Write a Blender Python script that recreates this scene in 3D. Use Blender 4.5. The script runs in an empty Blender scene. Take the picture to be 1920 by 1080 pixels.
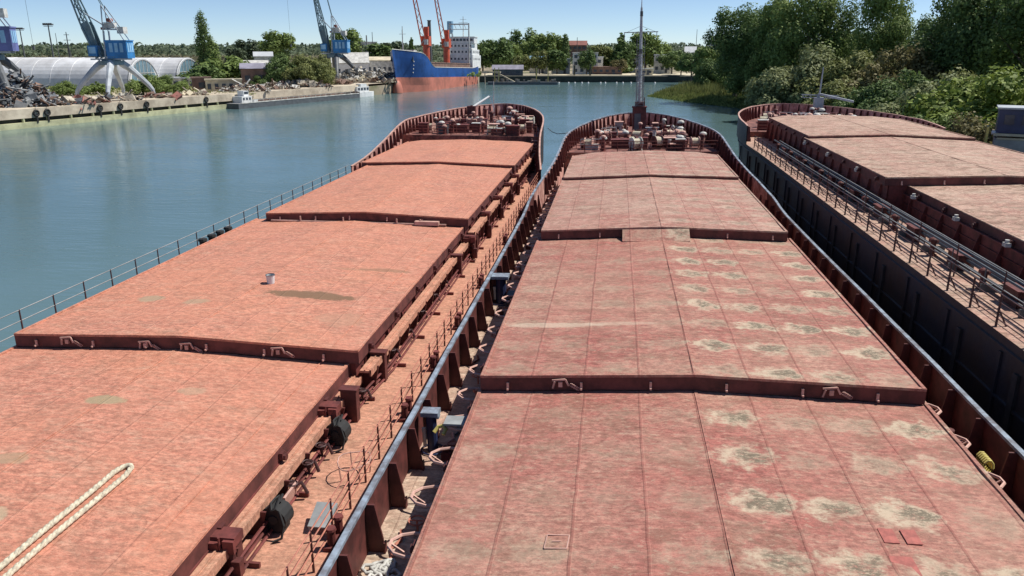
import bpy, bmesh, math, random
from mathutils import Vector, Matrix, noise
random.seed(7)
sc = bpy.context.scene
COL = sc.collection
R = math.radians

# ------------------------------------------------------------------ camera, sky, sun
CAM_Z = 15.5
F = 1450.0
TH = math.atan((540-88)/F)
YAW = math.atan((1158-960)/(F/math.cos(TH)))
cd = bpy.data.cameras.new('camera'); cam = bpy.data.objects.new('camera', cd); COL.objects.link(cam)
cam.location = (0, 0, CAM_Z); cam.rotation_euler = (R(90)-TH, 0, YAW)
cd.sensor_width = 36; cd.lens = 36*F/1920; cd.clip_end = 8000; cd.clip_start = .1
sc.camera = cam
SUN_EL, SUN_AZ = R(56), R(24)          # azimuth measured from +X towards +Y
w = bpy.data.worlds.new('World'); sc.world = w; w.use_nodes = True
nt = w.node_tree; bg = nt.nodes['Background']
sky = nt.nodes.new('ShaderNodeTexSky'); sky.sky_type = 'NISHITA'; sky.sun_disc = False
sky.sun_elevation = SUN_EL; sky.sun_rotation = R(90)-SUN_AZ
sky.altitude = 0; sky.air_density = 0.5; sky.dust_density = 0.05; sky.ozone_density = 3.0
nt.links.new(sky.outputs[0], bg.inputs[0]); bg.inputs[1].default_value = 0.095
sl = bpy.data.lights.new('sun', 'SUN'); sl.energy = 4.5; sl.angle = R(.5); sl.color = (1, .955, .88)
so = bpy.data.objects.new('sun', sl); COL.objects.link(so)
sd = Vector((math.cos(SUN_EL)*math.cos(SUN_AZ), math.cos(SUN_EL)*math.sin(SUN_AZ), math.sin(SUN_EL)))
so.rotation_euler = sd.to_track_quat('Z', 'Y').to_euler(); so.location = (60, 20, 80)
vs = sc.view_settings; vs.view_transform = 'Standard'; vs.look = 'None'; vs.exposure = 0.33; vs.gamma = 1

_fw = Vector((-math.sin(YAW)*math.cos(TH), math.cos(YAW)*math.cos(TH), -math.sin(TH)))
_rt = Vector((math.cos(YAW), math.sin(YAW), 0)); _up = _rt.cross(_fw)
def at(x, y, z=None, D=None):
    """real place of a photo point: on the level z, or at ground distance D"""
    d = _rt*(x-960)+_up*(540-y)+_fw*F
    t = (z-CAM_Z)/d.z if z is not None else D/math.hypot(d.x, d.y)
    return Vector((0, 0, CAM_Z))+d*t
def xy(x, D, z=0):
    p = at(x, 88, D=D); return Vector((p.x, p.y, z))
def zat(y, D, x=960):
    return at(x, y, D=D).z

# ------------------------------------------------------------------ materials
def newmat(name):
    m = bpy.data.materials.new(name); m.use_nodes = True
    n = m.node_tree.nodes; b = n['Principled BSDF']
    return m, m.node_tree, b
class G:
    def __init__(s, t): s.t = t
    def n(s, ty, **k):
        o = s.t.nodes.new(ty)
        for a, v in k.items(): setattr(o, a, v)
        return o
    def l(s, a, b): s.t.links.new(a, b)
    def m(s, op, a, b=None, c=None):
        o = s.n('ShaderNodeMath', operation=op)
        for i, v in enumerate((a, b, c)):
            if v is None: continue
            if isinstance(v, (int, float)): o.inputs[i].default_value = v
            else: s.l(v, o.inputs[i])
        return o.outputs[0]
    def sm(s, v, lo, hi, t0=0., t1=1.):
        o = s.n('ShaderNodeMapRange', interpolation_type='SMOOTHSTEP')
        s.l(v, o.inputs[0])
        for i, q in enumerate((lo, hi, t0, t1)): o.inputs[i+1].default_value = q
        return o.outputs[0]
    def mix(s, f, a, b, bt='MIX'):
        o = s.n('ShaderNodeMix', data_type='RGBA', blend_type=bt)
        if isinstance(f, (int, float)): o.inputs[0].default_value = f
        else: s.l(f, o.inputs[0])
        for i, v in ((6, a), (7, b)):
            if isinstance(v, tuple): o.inputs[i].default_value = (*v, 1) if len(v) == 3 else v
            else: s.l(v, o.inputs[i])
        return o.outputs[2]
    def noise(s, vec, scale, detail=4, rough=.6):
        o = s.n('ShaderNodeTexNoise'); s.l(vec, o.inputs['Vector'])
        o.inputs['Scale'].default_value = scale; o.inputs['Detail'].default_value = detail; o.inputs['Roughness'].default_value = rough
        return o.outputs[0]
    def mapping(s, vec, sc_, loc=(0, 0, 0)):
        o = s.n('ShaderNodeMapping'); s.l(vec, o.inputs[0]); o.inputs['Scale'].default_value = sc_; o.inputs['Location'].default_value = loc
        return o.outputs[0]
    def co(s): return s.n('ShaderNodeTexCoord').outputs['Object']
    def bump(s, h, dist, strength=1):
        o = s.n('ShaderNodeBump'); s.l(h, o.inputs['Height']); o.inputs['Distance'].default_value = dist; o.inputs['Strength'].default_value = strength
        return o.outputs[0]

def plain(name, col, rough=.7, var=.25, scale=1.5, metal=0, bump=0.0, tint=None):
    m, t, b = newmat(name); g = G(t); c = g.co()
    f = g.noise(c, scale, 6, .65)
    f = g.sm(f, .3, .7)
    lo = tint if tint else tuple(x*(1-var) for x in col)
    hi = tuple(min(1, x*(1+var*.6)) for x in col)
    g.l(g.mix(f, lo, hi), b.inputs['Base Color'])
    b.inputs['Roughness'].default_value = rough; b.inputs['Metallic'].default_value = metal
    if bump: g.l(g.bump(g.noise(c, scale*6, 4), bump), b.inputs['Normal'])
    return m

def cover_mat(name, c1, c2, c3, pale, dust=.4, grid=None, blobs=(), dark=(.15, .125, .085), seamf=.3, dirt=.45):
    """weathered red-oxide paint of a hatch cover: streaks, chalky patches, plate seams, optional puddle marks in each plate field"""
    m, t, b = newmat(name); g = G(t); c = g.co()
    sep = g.n('ShaderNodeSeparateXYZ'); g.l(c, sep.inputs[0]); X, Y = sep.outputs[0], sep.outputs[1]
    streak = g.noise(g.mapping(c, (.55, 2.6, 1)), 2.2, 7, .7)
    fine = g.noise(g.mapping(c, (1, 2.2, 1)), 9, 5, .75)
    big = g.noise(c, .22, 4, .6)
    col = g.mix(g.sm(streak, .32, .68), c1, c2)
    col = g.mix(g.sm(big, .38, .68), col, c3)
    col = g.mix(g.m('MULTIPLY', g.sm(fine, .50, .66), .42), col, tuple(x*.55 for x in c1))
    wav = g.n('ShaderNodeTexNoise'); g.l(g.mapping(c, (.8, 3.4, 1), (9, 3, 0)), wav.inputs['Vector']); wav.inputs['Scale'].default_value = 3.2; wav.inputs['Detail'].default_value = 8; wav.inputs['Roughness'].default_value = .8; wav.inputs['Distortion'].default_value = .8
    col = g.mix(g.m('MULTIPLY', g.sm(wav.outputs[0], .56, .68), .50), col, tuple(x*.52 for x in c1))
    col = g.mix(g.m('MULTIPLY', g.sm(wav.outputs[0], .44, .34), .45), col, pale)
    sp = g.noise(c, 26, 3, .7)
    col = g.mix(g.m('MULTIPLY', g.sm(sp, .60, .74), .5), col, pale)
    dn = g.noise(g.mapping(c, (.8, 2.0, 1), (31, 7, 0)), 1.1, 8, .72)
    col = g.mix(g.m('MULTIPLY', g.sm(dn, .47, .70), dust), col, pale)
    gr = g.noise(g.mapping(c, (1, 1.7, 1), (3, 5, 0)), 4.5, 10, .82)
    gv = g.sm(gr, .38, .62, .58, 1.12)
    cb = g.n('ShaderNodeCombineColor'); g.l(gv, cb.inputs[0]); g.l(gv, cb.inputs[1]); g.l(gv, cb.inputs[2])
    col = g.mix(1.0, col, cb.outputs[0], 'MULTIPLY')
    s2 = g.noise(g.mapping(c, (1, 1.6, 1), (1, 15, 0)), 6.5, 4, .6)
    col = g.mix(g.m('MULTIPLY', g.sm(s2, .60, .68), .6), col, tuple(x*.45 for x in c1))
    rs = g.noise(g.mapping(c, (1.2, 5.5, 1), (13, 1, 0)), 2.4, 5, .7)
    col = g.mix(g.m('MULTIPLY', g.sm(rs, .62, .70), .55), col, tuple(x*.33 for x in c1))
    px_ = g.n('ShaderNodeCombineXYZ'); g.l(g.m('FLOOR', g.m('DIVIDE', g.m('ADD', X, 40.0), 1.6)), px_.inputs[0]); g.l(g.m('FLOOR', g.m('DIVIDE', Y, 6.3)), px_.inputs[1])
    pw = g.n('ShaderNodeTexWhiteNoise'); g.l(px_.outputs[0], pw.inputs[0])
    col = g.mix(g.m('MULTIPLY', pw.outputs[0], .30), col, c3)
    dt = g.n('ShaderNodeTexNoise'); g.l(g.mapping(c, (1, 1.5, 1), (21, 17, 0)), dt.inputs['Vector']); dt.inputs['Scale'].default_value = 1.1; dt.inputs['Detail'].default_value = 11; dt.inputs['Roughness'].default_value = .78; dt.inputs['Distortion'].default_value = .6
    dm = g.m('MULTIPLY', g.sm(dt.outputs[0], .475, .56), g.sm(g.noise(c, .35, 3, .6), .34, .56, .3, 1.0))
    col = g.mix(g.m('MULTIPLY', dm, dirt), col, (.19, .115, .075))
    ch = g.noise(g.mapping(c, (1, 2.2, 1), (41, 27, 0)), 3.4, 9, .8)
    col = g.mix(g.m('MULTIPLY', g.sm(ch, .555, .58), dirt*.9), col, tuple(x*.42 for x in c1))
    col = g.mix(g.m('MULTIPLY', g.sm(ch, .435, .41), dirt*.8), col, pale)
    # plate seams
    def seam(v, per, wd):
        q = g.m('DIVIDE', v, per); fr = g.m('FRACT', q); d = g.m('ABSOLUTE', g.m('SUBTRACT', fr, .5))
        return g.sm(d, .5-wd/per, .5-wd*.35/per)
    sx = seam(g.m('ADD', g.m('ADD', X, 40.0), g.m('MULTIPLY', g.m('SUBTRACT', g.noise(c, .9, 3), .5), .09)), 1.6, .05); sy = seam(Y, 2.1, .04)
    ss = g.m('MAXIMUM', sx, g.m('MULTIPLY', sy, .6))
    col = g.mix(g.m('MULTIPLY', g.m('MULTIPLY', ss, g.sm(big, .3, .6, .25, 1.0)), seamf), col, tuple(x*.62 for x in c1))
    h = g.m('ADD', g.m('MULTIPLY', streak, .5), g.m('MULTIPLY', ss, .35))
    if grid:
        wn = g.n('ShaderNodeTexNoise'); g.l(g.mapping(c, (1.4, 1.4, 1)), wn.inputs['Vector']); wn.inputs['Scale'].default_value = 1.7; wn.inputs['Detail'].default_value = 6
        ds = g.n('ShaderNodeSeparateColor'); g.l(wn.outputs[1], ds.inputs[0])
        xx = g.m('DIVIDE', g.m('ADD', g.m('ADD', X, 40.0), g.m('MULTIPLY', g.m('SUBTRACT', ds.outputs[0], .5), 1.4)), 1.6)
        yy = g.m('DIVIDE', g.m('ADD', Y, g.m('MULTIPLY', g.m('SUBTRACT', ds.outputs[1], .5), 1.3)), 2.1)
        fx = g.m('SUBTRACT', g.m('FRACT', xx), .55); fy = g.m('SUBTRACT', g.m('FRACT', yy), .5)
        d = g.m('SQRT', g.m('ADD', g.m('POWER', g.m('MULTIPLY', g.m('ABSOLUTE', fx), 1.6/.95), 2), g.m('POWER', g.m('MULTIPLY', g.m('ABSOLUTE', fy), 2.1/.68), 2)))
        cm = g.n('ShaderNodeCombineXYZ'); g.l(g.m('FLOOR', xx), cm.inputs[0]); g.l(g.m('FLOOR', yy), cm.inputs[1])
        wh = g.n('ShaderNodeTexWhiteNoise'); g.l(cm.outputs[0], wh.inputs[0])
        side = g.sm(X, -.6, .5, grid[0], grid[1])
        amp = g.m('MULTIPLY', side, g.m('ADD', .30, g.m('MULTIPLY', wh.outputs[0], .95)))
        sk = g.sm(g.noise(c, 14, 5, .8), .35, .6)
        brk = g.sm(g.noise(g.mapping(c, (1, 1.8, 1), (5, 2, 0)), 3.2, 8, .8), .36, .56)
        halo = g.m('MULTIPLY', g.m('MULTIPLY', g.sm(d, .95, .5), amp), g.m('MULTIPLY', brk, g.m('ADD', .55, g.m('MULTIPLY', sk, .45))))
        d2 = g.m('SQRT', g.m('ADD', g.m('POWER', g.m('MULTIPLY', g.m('SUBTRACT', fx, .10), 2.2), 2), g.m('POWER', g.m('MULTIPLY', fy, 3.4), 2)))
        core = g.m('MULTIPLY', g.m('MULTIPLY', g.sm(d2, .8, .15), amp), g.sm(g.noise(g.mapping(c, (1, 1.6, 1)), 7, 8, .85), .40, .54))
        col = g.mix(g.m('MINIMUM', halo, .9), col, pale)
        col = g.mix(g.m('MINIMUM', g.m('MULTIPLY', core, 1.0), .9), col, dark)
    for (bx, by, rx, ry, bc, st) in blobs:
        nn = g.noise(g.mapping(c, (1, 1, 1), (bx*3, by, 0)), 1.6, 6, .7)
        ex = g.m('DIVIDE', g.m('SUBTRACT', X, bx), rx); ey = g.m('DIVIDE', g.m('SUBTRACT', Y, by), ry)
        d = g.m('ADD', g.m('SQRT', g.m('ADD', g.m('MULTIPLY', ex, ex), g.m('MULTIPLY', ey, ey))), g.m('MULTIPLY', g.m('SUBTRACT', nn, .5), 1.3))
        col = g.mix(g.m('MULTIPLY', g.sm(d, 1.0, .7), st), col, bc)
    g.l(col, b.inputs['Base Color'])
    b.inputs['Roughness'].default_value = .72; b.inputs['Specular IOR Level'].default_value = .3
    pil = g.m('MULTIPLY', g.m('SINE', g.m('MULTIPLY', g.m('ADD', X, 40.0), 3.927)), g.m('SINE', g.m('MULTIPLY', Y, 2.992)))
    h = g.m('ADD', h, g.m('MULTIPLY', gr, .5))
    h = g.m('ADD', h, g.m('MULTIPLY', g.noise(c, .8, 3, .5), 1.6))
    g.l(g.bump(h, .035, .9), b.inputs['Normal'])
    return m

M = {}
M['cover_left'] = cover_mat('oxide_orange_paint', (.57, .22, .15), (.63, .29, .20), (.63, .265, .17), (.64, .46, .33), .34, seamf=.12, dirt=.26,
    blobs=((2.7, 29.0, 2.1, .55, (.20, .12, .07), .95), (4.6, 33.2, 1.5, .28, (.25, .15, .09), .6), (2.9, 33.0, .9, .2, (.3, .18, .11), .5),
           (-3.6, 27.8, .6, .45, (.36, .29, .19), .7), (-1.5, 27.5, .6, .35, (.36, .29, .19), .6), (-.05, 19.5, .75, .35, (.33, .28, .17), .8),
           (-.3, 16.0, .6, .35, (.36, .27, .17), .6), (2.1, 20.6, .5, .35, (.4, .3, .2), .5), (-4.8, 17.2, .5, .4, (.4, .32, .2), .6), (1.1, 13.6, .4, .4, (.45, .38, .25), .6),
           (4.9, 26.5, 1.2, .8, (.42, .24, .16), .5)))
M['cover_mid'] = cover_mat('oxide_rose_paint', (.38, .12, .095), (.45, .175, .14), (.48, .24, .18), (.53, .43, .31), .38, grid=(.30, 1.2), seamf=.5, dirt=.42,
    blobs=((-4.6, 26.1, 1.9, .3, (.56, .46, .35), .5), (-2.2, 26.2, 1.5, .2, (.56, .45, .34), .35)))
M['cover_midfar'] = cover_mat('oxide_dusty_paint', (.42, .165, .13), (.49, .235, .185), (.50, .30, .235), (.58, .46, .35), .7, grid=(.2, .6), dirt=.55)
M['cover_right'] = cover_mat('oxide_chalky_paint', (.45, .22, .17), (.53, .31, .235), (.55, .37, .28), (.62, .50, .38), .8, grid=(.3, .3), dirt=.8)
M['deck_left'] = cover_mat('oxide_deck_paint', (.60, .27, .18), (.66, .32, .21), (.60, .30, .20), (.60, .42, .28), .3, seamf=.1, dirt=.35)
M['deck_mid'] = cover_mat('dusty_deck_paint', (.48, .28, .21), (.60, .40, .30), (.62, .48, .36), (.70, .60, .46), .8)
M['oxide'] = plain('oxide_red_steel', (.16, .038, .032), .7, .5, 2)  # oxide red darkened to paint in the shade on the coamings
M['skirt'] = plain('shade_darkened_maroon', (.125, .036, .030), .7, .5, 1.5)  # maroon edge paint with the shade on cover sides darkened into its colour
M['bulwark'] = plain('sunlit_bulwark_paint', (.55, .32, .27), .7, .5, 1.2, tint=(.26, .10, .085))  # bow plating paint, lightened to carry its sunlit look
M['oxide_or'] = plain('orange_oxide_steel', (.50, .19, .13), .7, .25, 2)
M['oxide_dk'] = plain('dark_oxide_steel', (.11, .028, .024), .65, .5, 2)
M['focs'] = plain('stained_forecastle_paint', (.24, .095, .075), .75, .5, 1.6, tint=(.06, .025, .022))
M['rustrib'] = plain('rusty_dark_rib', (.05, .036, .032), .7, .5, 1.2)
M['violetroof'] = plain('dull_violet_roof', (.26, .25, .31), .7, .3, .4)
M['patch'] = plain('fresh_oxide_patch', (.40, .115, .09), .65, .35, 4)
M['pinksteel'] = plain('faded_pink_steel', (.55, .33, .27), .7, .3, 2)
M['hull_dk'] = plain('black_hull_paint', (.020, .021, .030), .5, .6, .35, tint=(.05, .028, .02), bump=.02)
M['railblue'] = plain('grey_blue_rail_paint', (.27, .33, .40), .5, .3, 2.2, tint=(.13, .12, .13))
M['rail_dk'] = plain('dark_rail_steel', (.07, .03, .03), .6, .4, 3)
M['rubber'] = plain('black_rubber', (.02, .02, .02), .8, .3, 3)
M['white'] = plain('white_paint', (.74, .75, .74), .5, .15, .6)
M['dirtywhite'] = plain('dirty_white_paint', (.58, .57, .53), .6, .35, .8)
M['vaultsheet'] = plain('weathered_white_sheet', (.66, .67, .68), .55, .3, .12, tint=(.50, .50, .50))
M['grey'] = plain('grey_steel', (.30, .31, .31), .6, .3, 1)
M['greydk'] = plain('dark_grey_steel', (.10, .11, .12), .6, .3, 1)
M['rope'] = plain('manila_rope', (.58, .52, .39), .9, .4, 9)
M['craneteal'] = plain('weathered_teal_grey_paint', (.16, .24, .27), .55, .35, .3)
M['cranegrey'] = plain('pale_crane_paint', (.46, .50, .53), .55, .3, .3)
M['craneblue'] = plain('bright_blue_paint', (.035, .22, .52), .5, .3, .4)
M['cranelight'] = plain('light_blue_panel', (.30, .55, .78), .5, .2, .4)
M['purple'] = plain('violet_blue_paint', (.13, .15, .36), .5, .3, .3)
M['shipblue'] = plain('cobalt_hull_paint', (.014, .075, .27), .42, .35, .18)
M['shipred'] = plain('salmon_boot_paint', (.47, .16, .11), .6, .35, .25, tint=(.36, .13, .09))
M['red'] = plain('crane_orange_red_paint', (.55, .10, .045), .5, .3, .5)
M['concrete'] = plain('stained_concrete', (.54, .47, .36), .9, .35, .25, bump=.03, tint=(.34, .28, .21))
M['algae'] = plain('algae_concrete', (.46, .46, .28), .9, .35, .4)
M['recess'] = plain('dark_concrete', (.04, .045, .035), .8, .4, .5)  # near-black tone for the undercut, piles and far wall
M['brick'] = plain('brown_brick', (.22, .14, .11), .9, .3, .6)
M['cream'] = plain('cream_plaster', (.60, .53, .38), .9, .3, .4)
M['roofred'] = plain('dull_red_roof', (.26, .10, .08), .8, .3, .4)
M['roofgrey'] = plain('pale_grey_roof', (.50, .52, .54), .6, .2, .2)
M['glass'] = plain('blue_grey_glazing', (.16, .26, .32), .25, .3, .3)
M['window'] = plain('dark_window', (.05, .06, .08), .2, .3, 1)
M['bark'] = plain('brown_bark', (.12, .09, .065), .9, .4, 2)
M['scrap'] = plain('rusty_scrap', (.20, .12, .085), .8, .6, .8, tint=(.06, .05, .045))
M['scrapw'] = plain('pale_rubble', (.42, .37, .29), .9, .5, .5, tint=(.14, .12, .10))
M['yellow'] = plain('yellow_paint', (.60, .50, .14), .6, .25, 1)
M['navy'] = plain('navy_cab_paint', (.03, .04, .10), .4, .3, 1)

def leafmat(name, a, b_, trans=.25):
    m, t, b = newmat(name); g = G(t); c = g.co()
    f = g.sm(g.noise(c, .35, 3, .6), .35, .65)
    gi = g.n('ShaderNodeNewGeometry')
    rnd = gi.outputs['Random Per Island']
    col = g.mix(f, a, b_)
    col = g.mix(g.m('MULTIPLY', rnd, .6), col, tuple(min(1, x*1.75) for x in b_))
    g.l(col, b.inputs['Base Color']); b.inputs['Roughness'].default_value = .65
    b.inputs['Specular IOR Level'].default_value = .25
    tr = g.n('ShaderNodeBsdfTranslucent'); g.l(col, tr.inputs[0])
    mx = g.n('ShaderNodeMixShader'); mx.inputs[0].default_value = trans
    g.l(b.outputs[0], mx.inputs[1]); g.l(tr.outputs[0], mx.inputs[2])
    g.l(mx.outputs[0], t.nodes['Material Output'].inputs[0])
    return m
M['leaf_dark'] = leafmat('dark_foliage', (.062, .105, .034), (.130, .185, .058))
M['leaf_mid'] = leafmat('mid_foliage', (.100, .150, .042), (.190, .245, .072))
M['leaf_olive'] = leafmat('olive_foliage', (.11, .13, .042), (.20, .215, .075))
M['leaf_grey'] = leafmat('grey_green_foliage', (.12, .15, .065), (.22, .24, .11))
M['leaf_yellow'] = leafmat('yellow_green_foliage', (.10, .15, .03), (.20, .25, .05))
M['leaf_brown'] = leafmat('brownish_foliage', (.11, .105, .045), (.19, .165, .07))
M['reed'] = leafmat('reed_green', (.12, .155, .04), (.21, .24, .075))
M['leaf_far'] = leafmat('far_foliage', (.060, .085, .050), (.10, .13, .075))
M['leaf_farbrown'] = leafmat('far_dry_foliage', (.11, .10, .065), (.16, .15, .09))

# water
m, t, b = newmat('harbour_water'); g = G(t); c = g.co()
big = g.noise(c, .02, 3)
near = g.noise(g.mapping(c, (.6, 1.4, 1)), .05, 3)
g.l(g.mix(g.sm(big, .35, .65), (.095, .160, .165), (.110, .185, .200)), b.inputs['Base Color'])
b.inputs['Roughness'].default_value = .13; b.inputs['IOR'].default_value = 1.33
h = g.m('ADD', g.m('MULTIPLY', g.noise(g.mapping(c, (.45, 1.6, 1)), .9, 4, .55), .7), g.m('MULTIPLY', g.noise(g.mapping(c, (.3, .8, 1)), .22, 3), 1.0))
h2 = g.m('MULTIPLY', h, g.sm(near, .3, .7, .55, 1.2))
g.l(g.bump(h2, .085, 1), b.inputs['Normal'])
M['water'] = m
# soil and grass on land
m, t, b = newmat('dusty_ground'); g = G(t); c = g.co()
col = g.mix(g.sm(g.noise(c, .03, 6, .65), .4, .62), (.36, .29, .21), (.14, .15, .07))
col = g.mix(g.m('MULTIPLY', g.sm(g.noise(c, .4, 5, .7), .45, .7), .6), col, (.44, .38, .29))
g.l(col, b.inputs['Base Color']); b.inputs['Roughness'].default_value = .95
M['ground'] = m

# ------------------------------------------------------------------ mesh helpers
class MB:
    def __init__(s): s.v = []; s.f = []
    def box(s, c, d, rz=0, rot=None):
        x, y, z = d[0]/2, d[1]/2, d[2]/2; n = len(s.v)
        mt = rot if rot else Matrix.Rotation(rz, 3, 'Z'); c = Vector(c)
        for a in (-x, x):
            for b_ in (-y, y):
                for q in (-z, z): s.v.append(c+mt@Vector((a, b_, q)))
        for f in ((0, 1, 3, 2), (4, 6, 7, 5), (0, 4, 5, 1), (2, 3, 7, 6), (0, 2, 6, 4), (1, 5, 7, 3)): s.f.append(tuple(n+i for i in f))
        return s
    def bb(s, x0, x1, y0, y1, z0, z1): return s.box(((x0+x1)/2, (y0+y1)/2, (z0+z1)/2), (x1-x0, y1-y0, z1-z0))
    def bar(s, a, b_, w, h=None):
        a = Vector(a); b_ = Vector(b_); d = b_-a
        if d.length < 1e-6: return s
        q = d.to_track_quat('Z', 'Y').to_matrix()
        return s.box((a+b_)/2, (w, h or w, d.length), rot=q)
    def cone(s, a, b_, r0, r1, n=10, caps=True):
        a = Vector(a); b_ = Vector(b_); q = (b_-a).to_track_quat('Z', 'Y').to_matrix(); k = len(s.v)
        for p, r in ((a, r0), (b_, r1)):
            for i in range(n):
                an = 2*math.pi*i/n; s.v.append(p+q@Vector((r*math.cos(an), r*math.sin(an), 0)))
        for i in range(n): s.f.append((k+i, k+(i+1) % n, k+n+(i+1) % n, k+n+i))
        if caps: s.f.append(tuple(k+n-1-i for i in range(n))); s.f.append(tuple(k+n+i for i in range(n)))
        return s
    def tube(s, pts, r, n=6, closed=False):
        pts = [Vector(p) for p in pts]; k = len(s.v); m_ = len(pts)
        for i, p in enumerate(pts):
            if closed: d = pts[(i+1) % m_]-pts[i-1]
            else: d = pts[min(i+1, m_-1)]-pts[max(i-1, 0)]
            d.normalize(); u = d.cross(Vector((0, 0, 1)))
            if u.length < .05: u = d.cross(Vector((1, 0, 0)))
            u.normalize(); v_ = u.cross(d)
            rr = r[i] if isinstance(r, (list, tuple)) else r
            for j in range(n):
                an = 2*math.pi*j/n; s.v.append(p+u*rr*math.cos(an)+v_*rr*math.sin(an))
        for i in range(m_ if closed else m_-1):
            for j in range(n):
                a0 = k+i*n+j; a1 = k+i*n+(j+1) % n; ii = (i+1) % m_
                s.f.append((a0, a1, k+ii*n+(j+1) % n, k+ii*n+j))
        if not closed: s.f.append(tuple(k+n-1-j for j in range(n))); s.f.append(tuple(k+(m_-1)*n+j for j in range(n)))
        return s
    def prism(s, poly, axis, a, b_):
        """poly of 2-D points extruded along axis ('x','y','z') from a to b_"""
        n = len(poly); k = len(s.v)
        for t_ in (a, b_):
            for p in poly:
                s.v.append(Vector((t_, p[0], p[1])) if axis == 'x' else Vector((p[0], t_, p[1])) if axis == 'y' else Vector((p[0], p[1], t_)))
        s.f.append(tuple(k+i for i in range(n))); s.f.append(tuple(k+2*n-1-i for i in range(n)))
        for i in range(n): s.f.append((k+i, k+n+i, k+n+(i+1) % n, k+(i+1) % n))
        return s
    def strip(s, A, B):
        k = len(s.v); n = len(A); s.v += [Vector(p) for p in A]+[Vector(p) for p in B]
        for i in range(n-1): s.f.append((k+i, k+i+1, k+n+i+1, k+n+i))
        return s
    def dome(s, c, r, h, n=10, m_=4):
        c = Vector(c); pts = [(r*math.cos(a), h*math.sin(a)) for a in [i*math.pi/2/m_ for i in range(m_)]]
        k = len(s.v)
        for (q, z) in pts:
            for j in range(n): an = 2*math.pi*j/n; s.v.append(c+Vector((q*math.cos(an), q*math.sin(an), z)))
        s.v.append(c+Vector((0, 0, h)))
        for i in range(m_-1):
            for j in range(n): s.f.append((k+i*n+j, k+i*n+(j+1) % n, k+(i+1)*n+(j+1) % n, k+(i+1)*n+j))
        for j in range(n): s.f.append((k+(m_-1)*n+j, k+(m_-1)*n+(j+1) % n, k+m_*n))
        return s
    def mesh(s, name, mat):
        me = bpy.data.meshes.new(name); me.from_pydata([tuple(v) for v in s.v], [], s.f); me.materials.append(M[mat] if isinstance(mat, str) else mat)
        bm = bmesh.new(); bm.from_mesh(me); bmesh.ops.recalc_face_normals(bm, faces=bm.faces); bm.to_mesh(me); bm.free()
        me.update(); return me
    def build(s, name, mat, parent=None, loc=None, smooth=False):
        me = s.mesh(name, mat)
        if smooth: me.polygons.foreach_set('use_smooth', [True]*len(me.polygons))
        return link(name, me, parent, loc)
def link(name, me, parent=None, loc=None, rz=None):
    o = bpy.data.objects.new(name, me); COL.objects.link(o)
    if parent: o.parent = parent
    if loc is not None: o.location = loc
    if rz is not None: o.rotation_euler = (0, 0, rz)
    return o
def tag(o, label, cat, group=None, kind=None):
    o['label'] = label; o['category'] = cat
    if group: o['group'] = group
    if kind: o['kind'] = kind
    return o
def empty(name, loc=(0, 0, 0), rz=0):
    o = bpy.data.objects.new(name, None); COL.objects.link(o); o.location = loc; o.rotation_euler = (0, 0, rz); o.empty_display_size = .3
    return o
def struct(o, label=None, kind='structure'):
    o['kind'] = kind
    if label: o['label'] = label
    return o

# ------------------------------------------------------------------ setting: water and land
wt = MB(); wt.v = [Vector(p) for p in ((-4000, -600, 0), (4000, -600, 0), (4000, 5000, 0), (-4000, 5000, 0))]; wt.f = [(0, 1, 2, 3)]
struct(wt.build('water', 'water'), 'calm blue green harbour water')

QZ = 3.7
left_shore = [(-195, -80), (-150, 40), (-118, 138), (-102, 194), (-81, 255), (-69, 300), (-59, 355)]
def land(name, ring, z):
    bm = bmesh.new(); vs_ = [bm.verts.new((p[0], p[1], z)) for p in ring]
    lo = [bm.verts.new((p[0], p[1], -2)) for p in ring]
    f = bm.faces.new(vs_); n = len(ring)
    for i in range(n): bm.faces.new((vs_[i], lo[i], lo[(i+1) % n], vs_[(i+1) % n]))
    bmesh.ops.recalc_face_normals(bm, faces=bm.faces)
    bmesh.ops.triangulate(bm, faces=[f])
    me = bpy.data.meshes.new(name); bm.to_mesh(me); bm.free(); me.materials.append(M['ground'])
    return struct(link(name, me))
land('ground', [(p[0]-.9, p[1]) for p in left_shore[:6]]+[(-62, 362), (-40, 366), (-10, 370), (22, 374), (60, 376), (48, 300), (300, 260), (700, 200), (4000, 200), (4000, 4900), (-4000, 4900), (-4000, -80)], 3.0)['label'] = 'dusty harbour ground with dry grass'
# the quay paving lies on the ground
qp = MB(); Aq = [(p[0]-.85, p[1], QZ) for p in left_shore[:6]]; Bq = [(p[0]-46, p[1]+12, QZ) for p in left_shore[:6]]
qp.strip(Aq, Bq); qp.strip(Bq, [(p[0], p[1], 2.9) for p in Bq])
struct(qp.build('pavement', 'concrete'), 'worn concrete surface of the quay')

# right bank: sloped terrain
rb_sh = [(38, -90), (37.5, 20), (38, 60), (40, 100), (42, 140), (44, 180), (38, 214), (24, 241), (12.5, 266), (17, 285), (34, 310), (48, 340)]
rb = MB(); rows = []
for off, z in ((-1, -1.0), (0, .05), (3, .6), (9, 1.4), (22, 2.6), (60, 3.6), (400, 4.5)):
    row = []
    for i, (x, y) in enumerate(rb_sh):
        k = 1.0 if y < 250 else .75
        jx = random.uniform(-.6, .6) if 0 <= off < 20 else 0
        row.append((x+off*k+jx, y+(off*.12 if y < 240 else -off*.2 if y > 280 else 0), z))
    rows.append(row)
for a, b_ in zip(rows, rows[1:]): rb.strip(a, b_)
m, t, b = newmat('grassy_bank'); g = G(t); c = g.co()
g.l(g.mix(g.sm(g.noise(c, .25, 6, .7), .38, .62), (.07, .10, .03), (.15, .17, .06)), b.inputs['Base Color']); b.inputs['Roughness'].default_value = .95
struct(rb.build('terrain', m), 'low green river bank')

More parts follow.
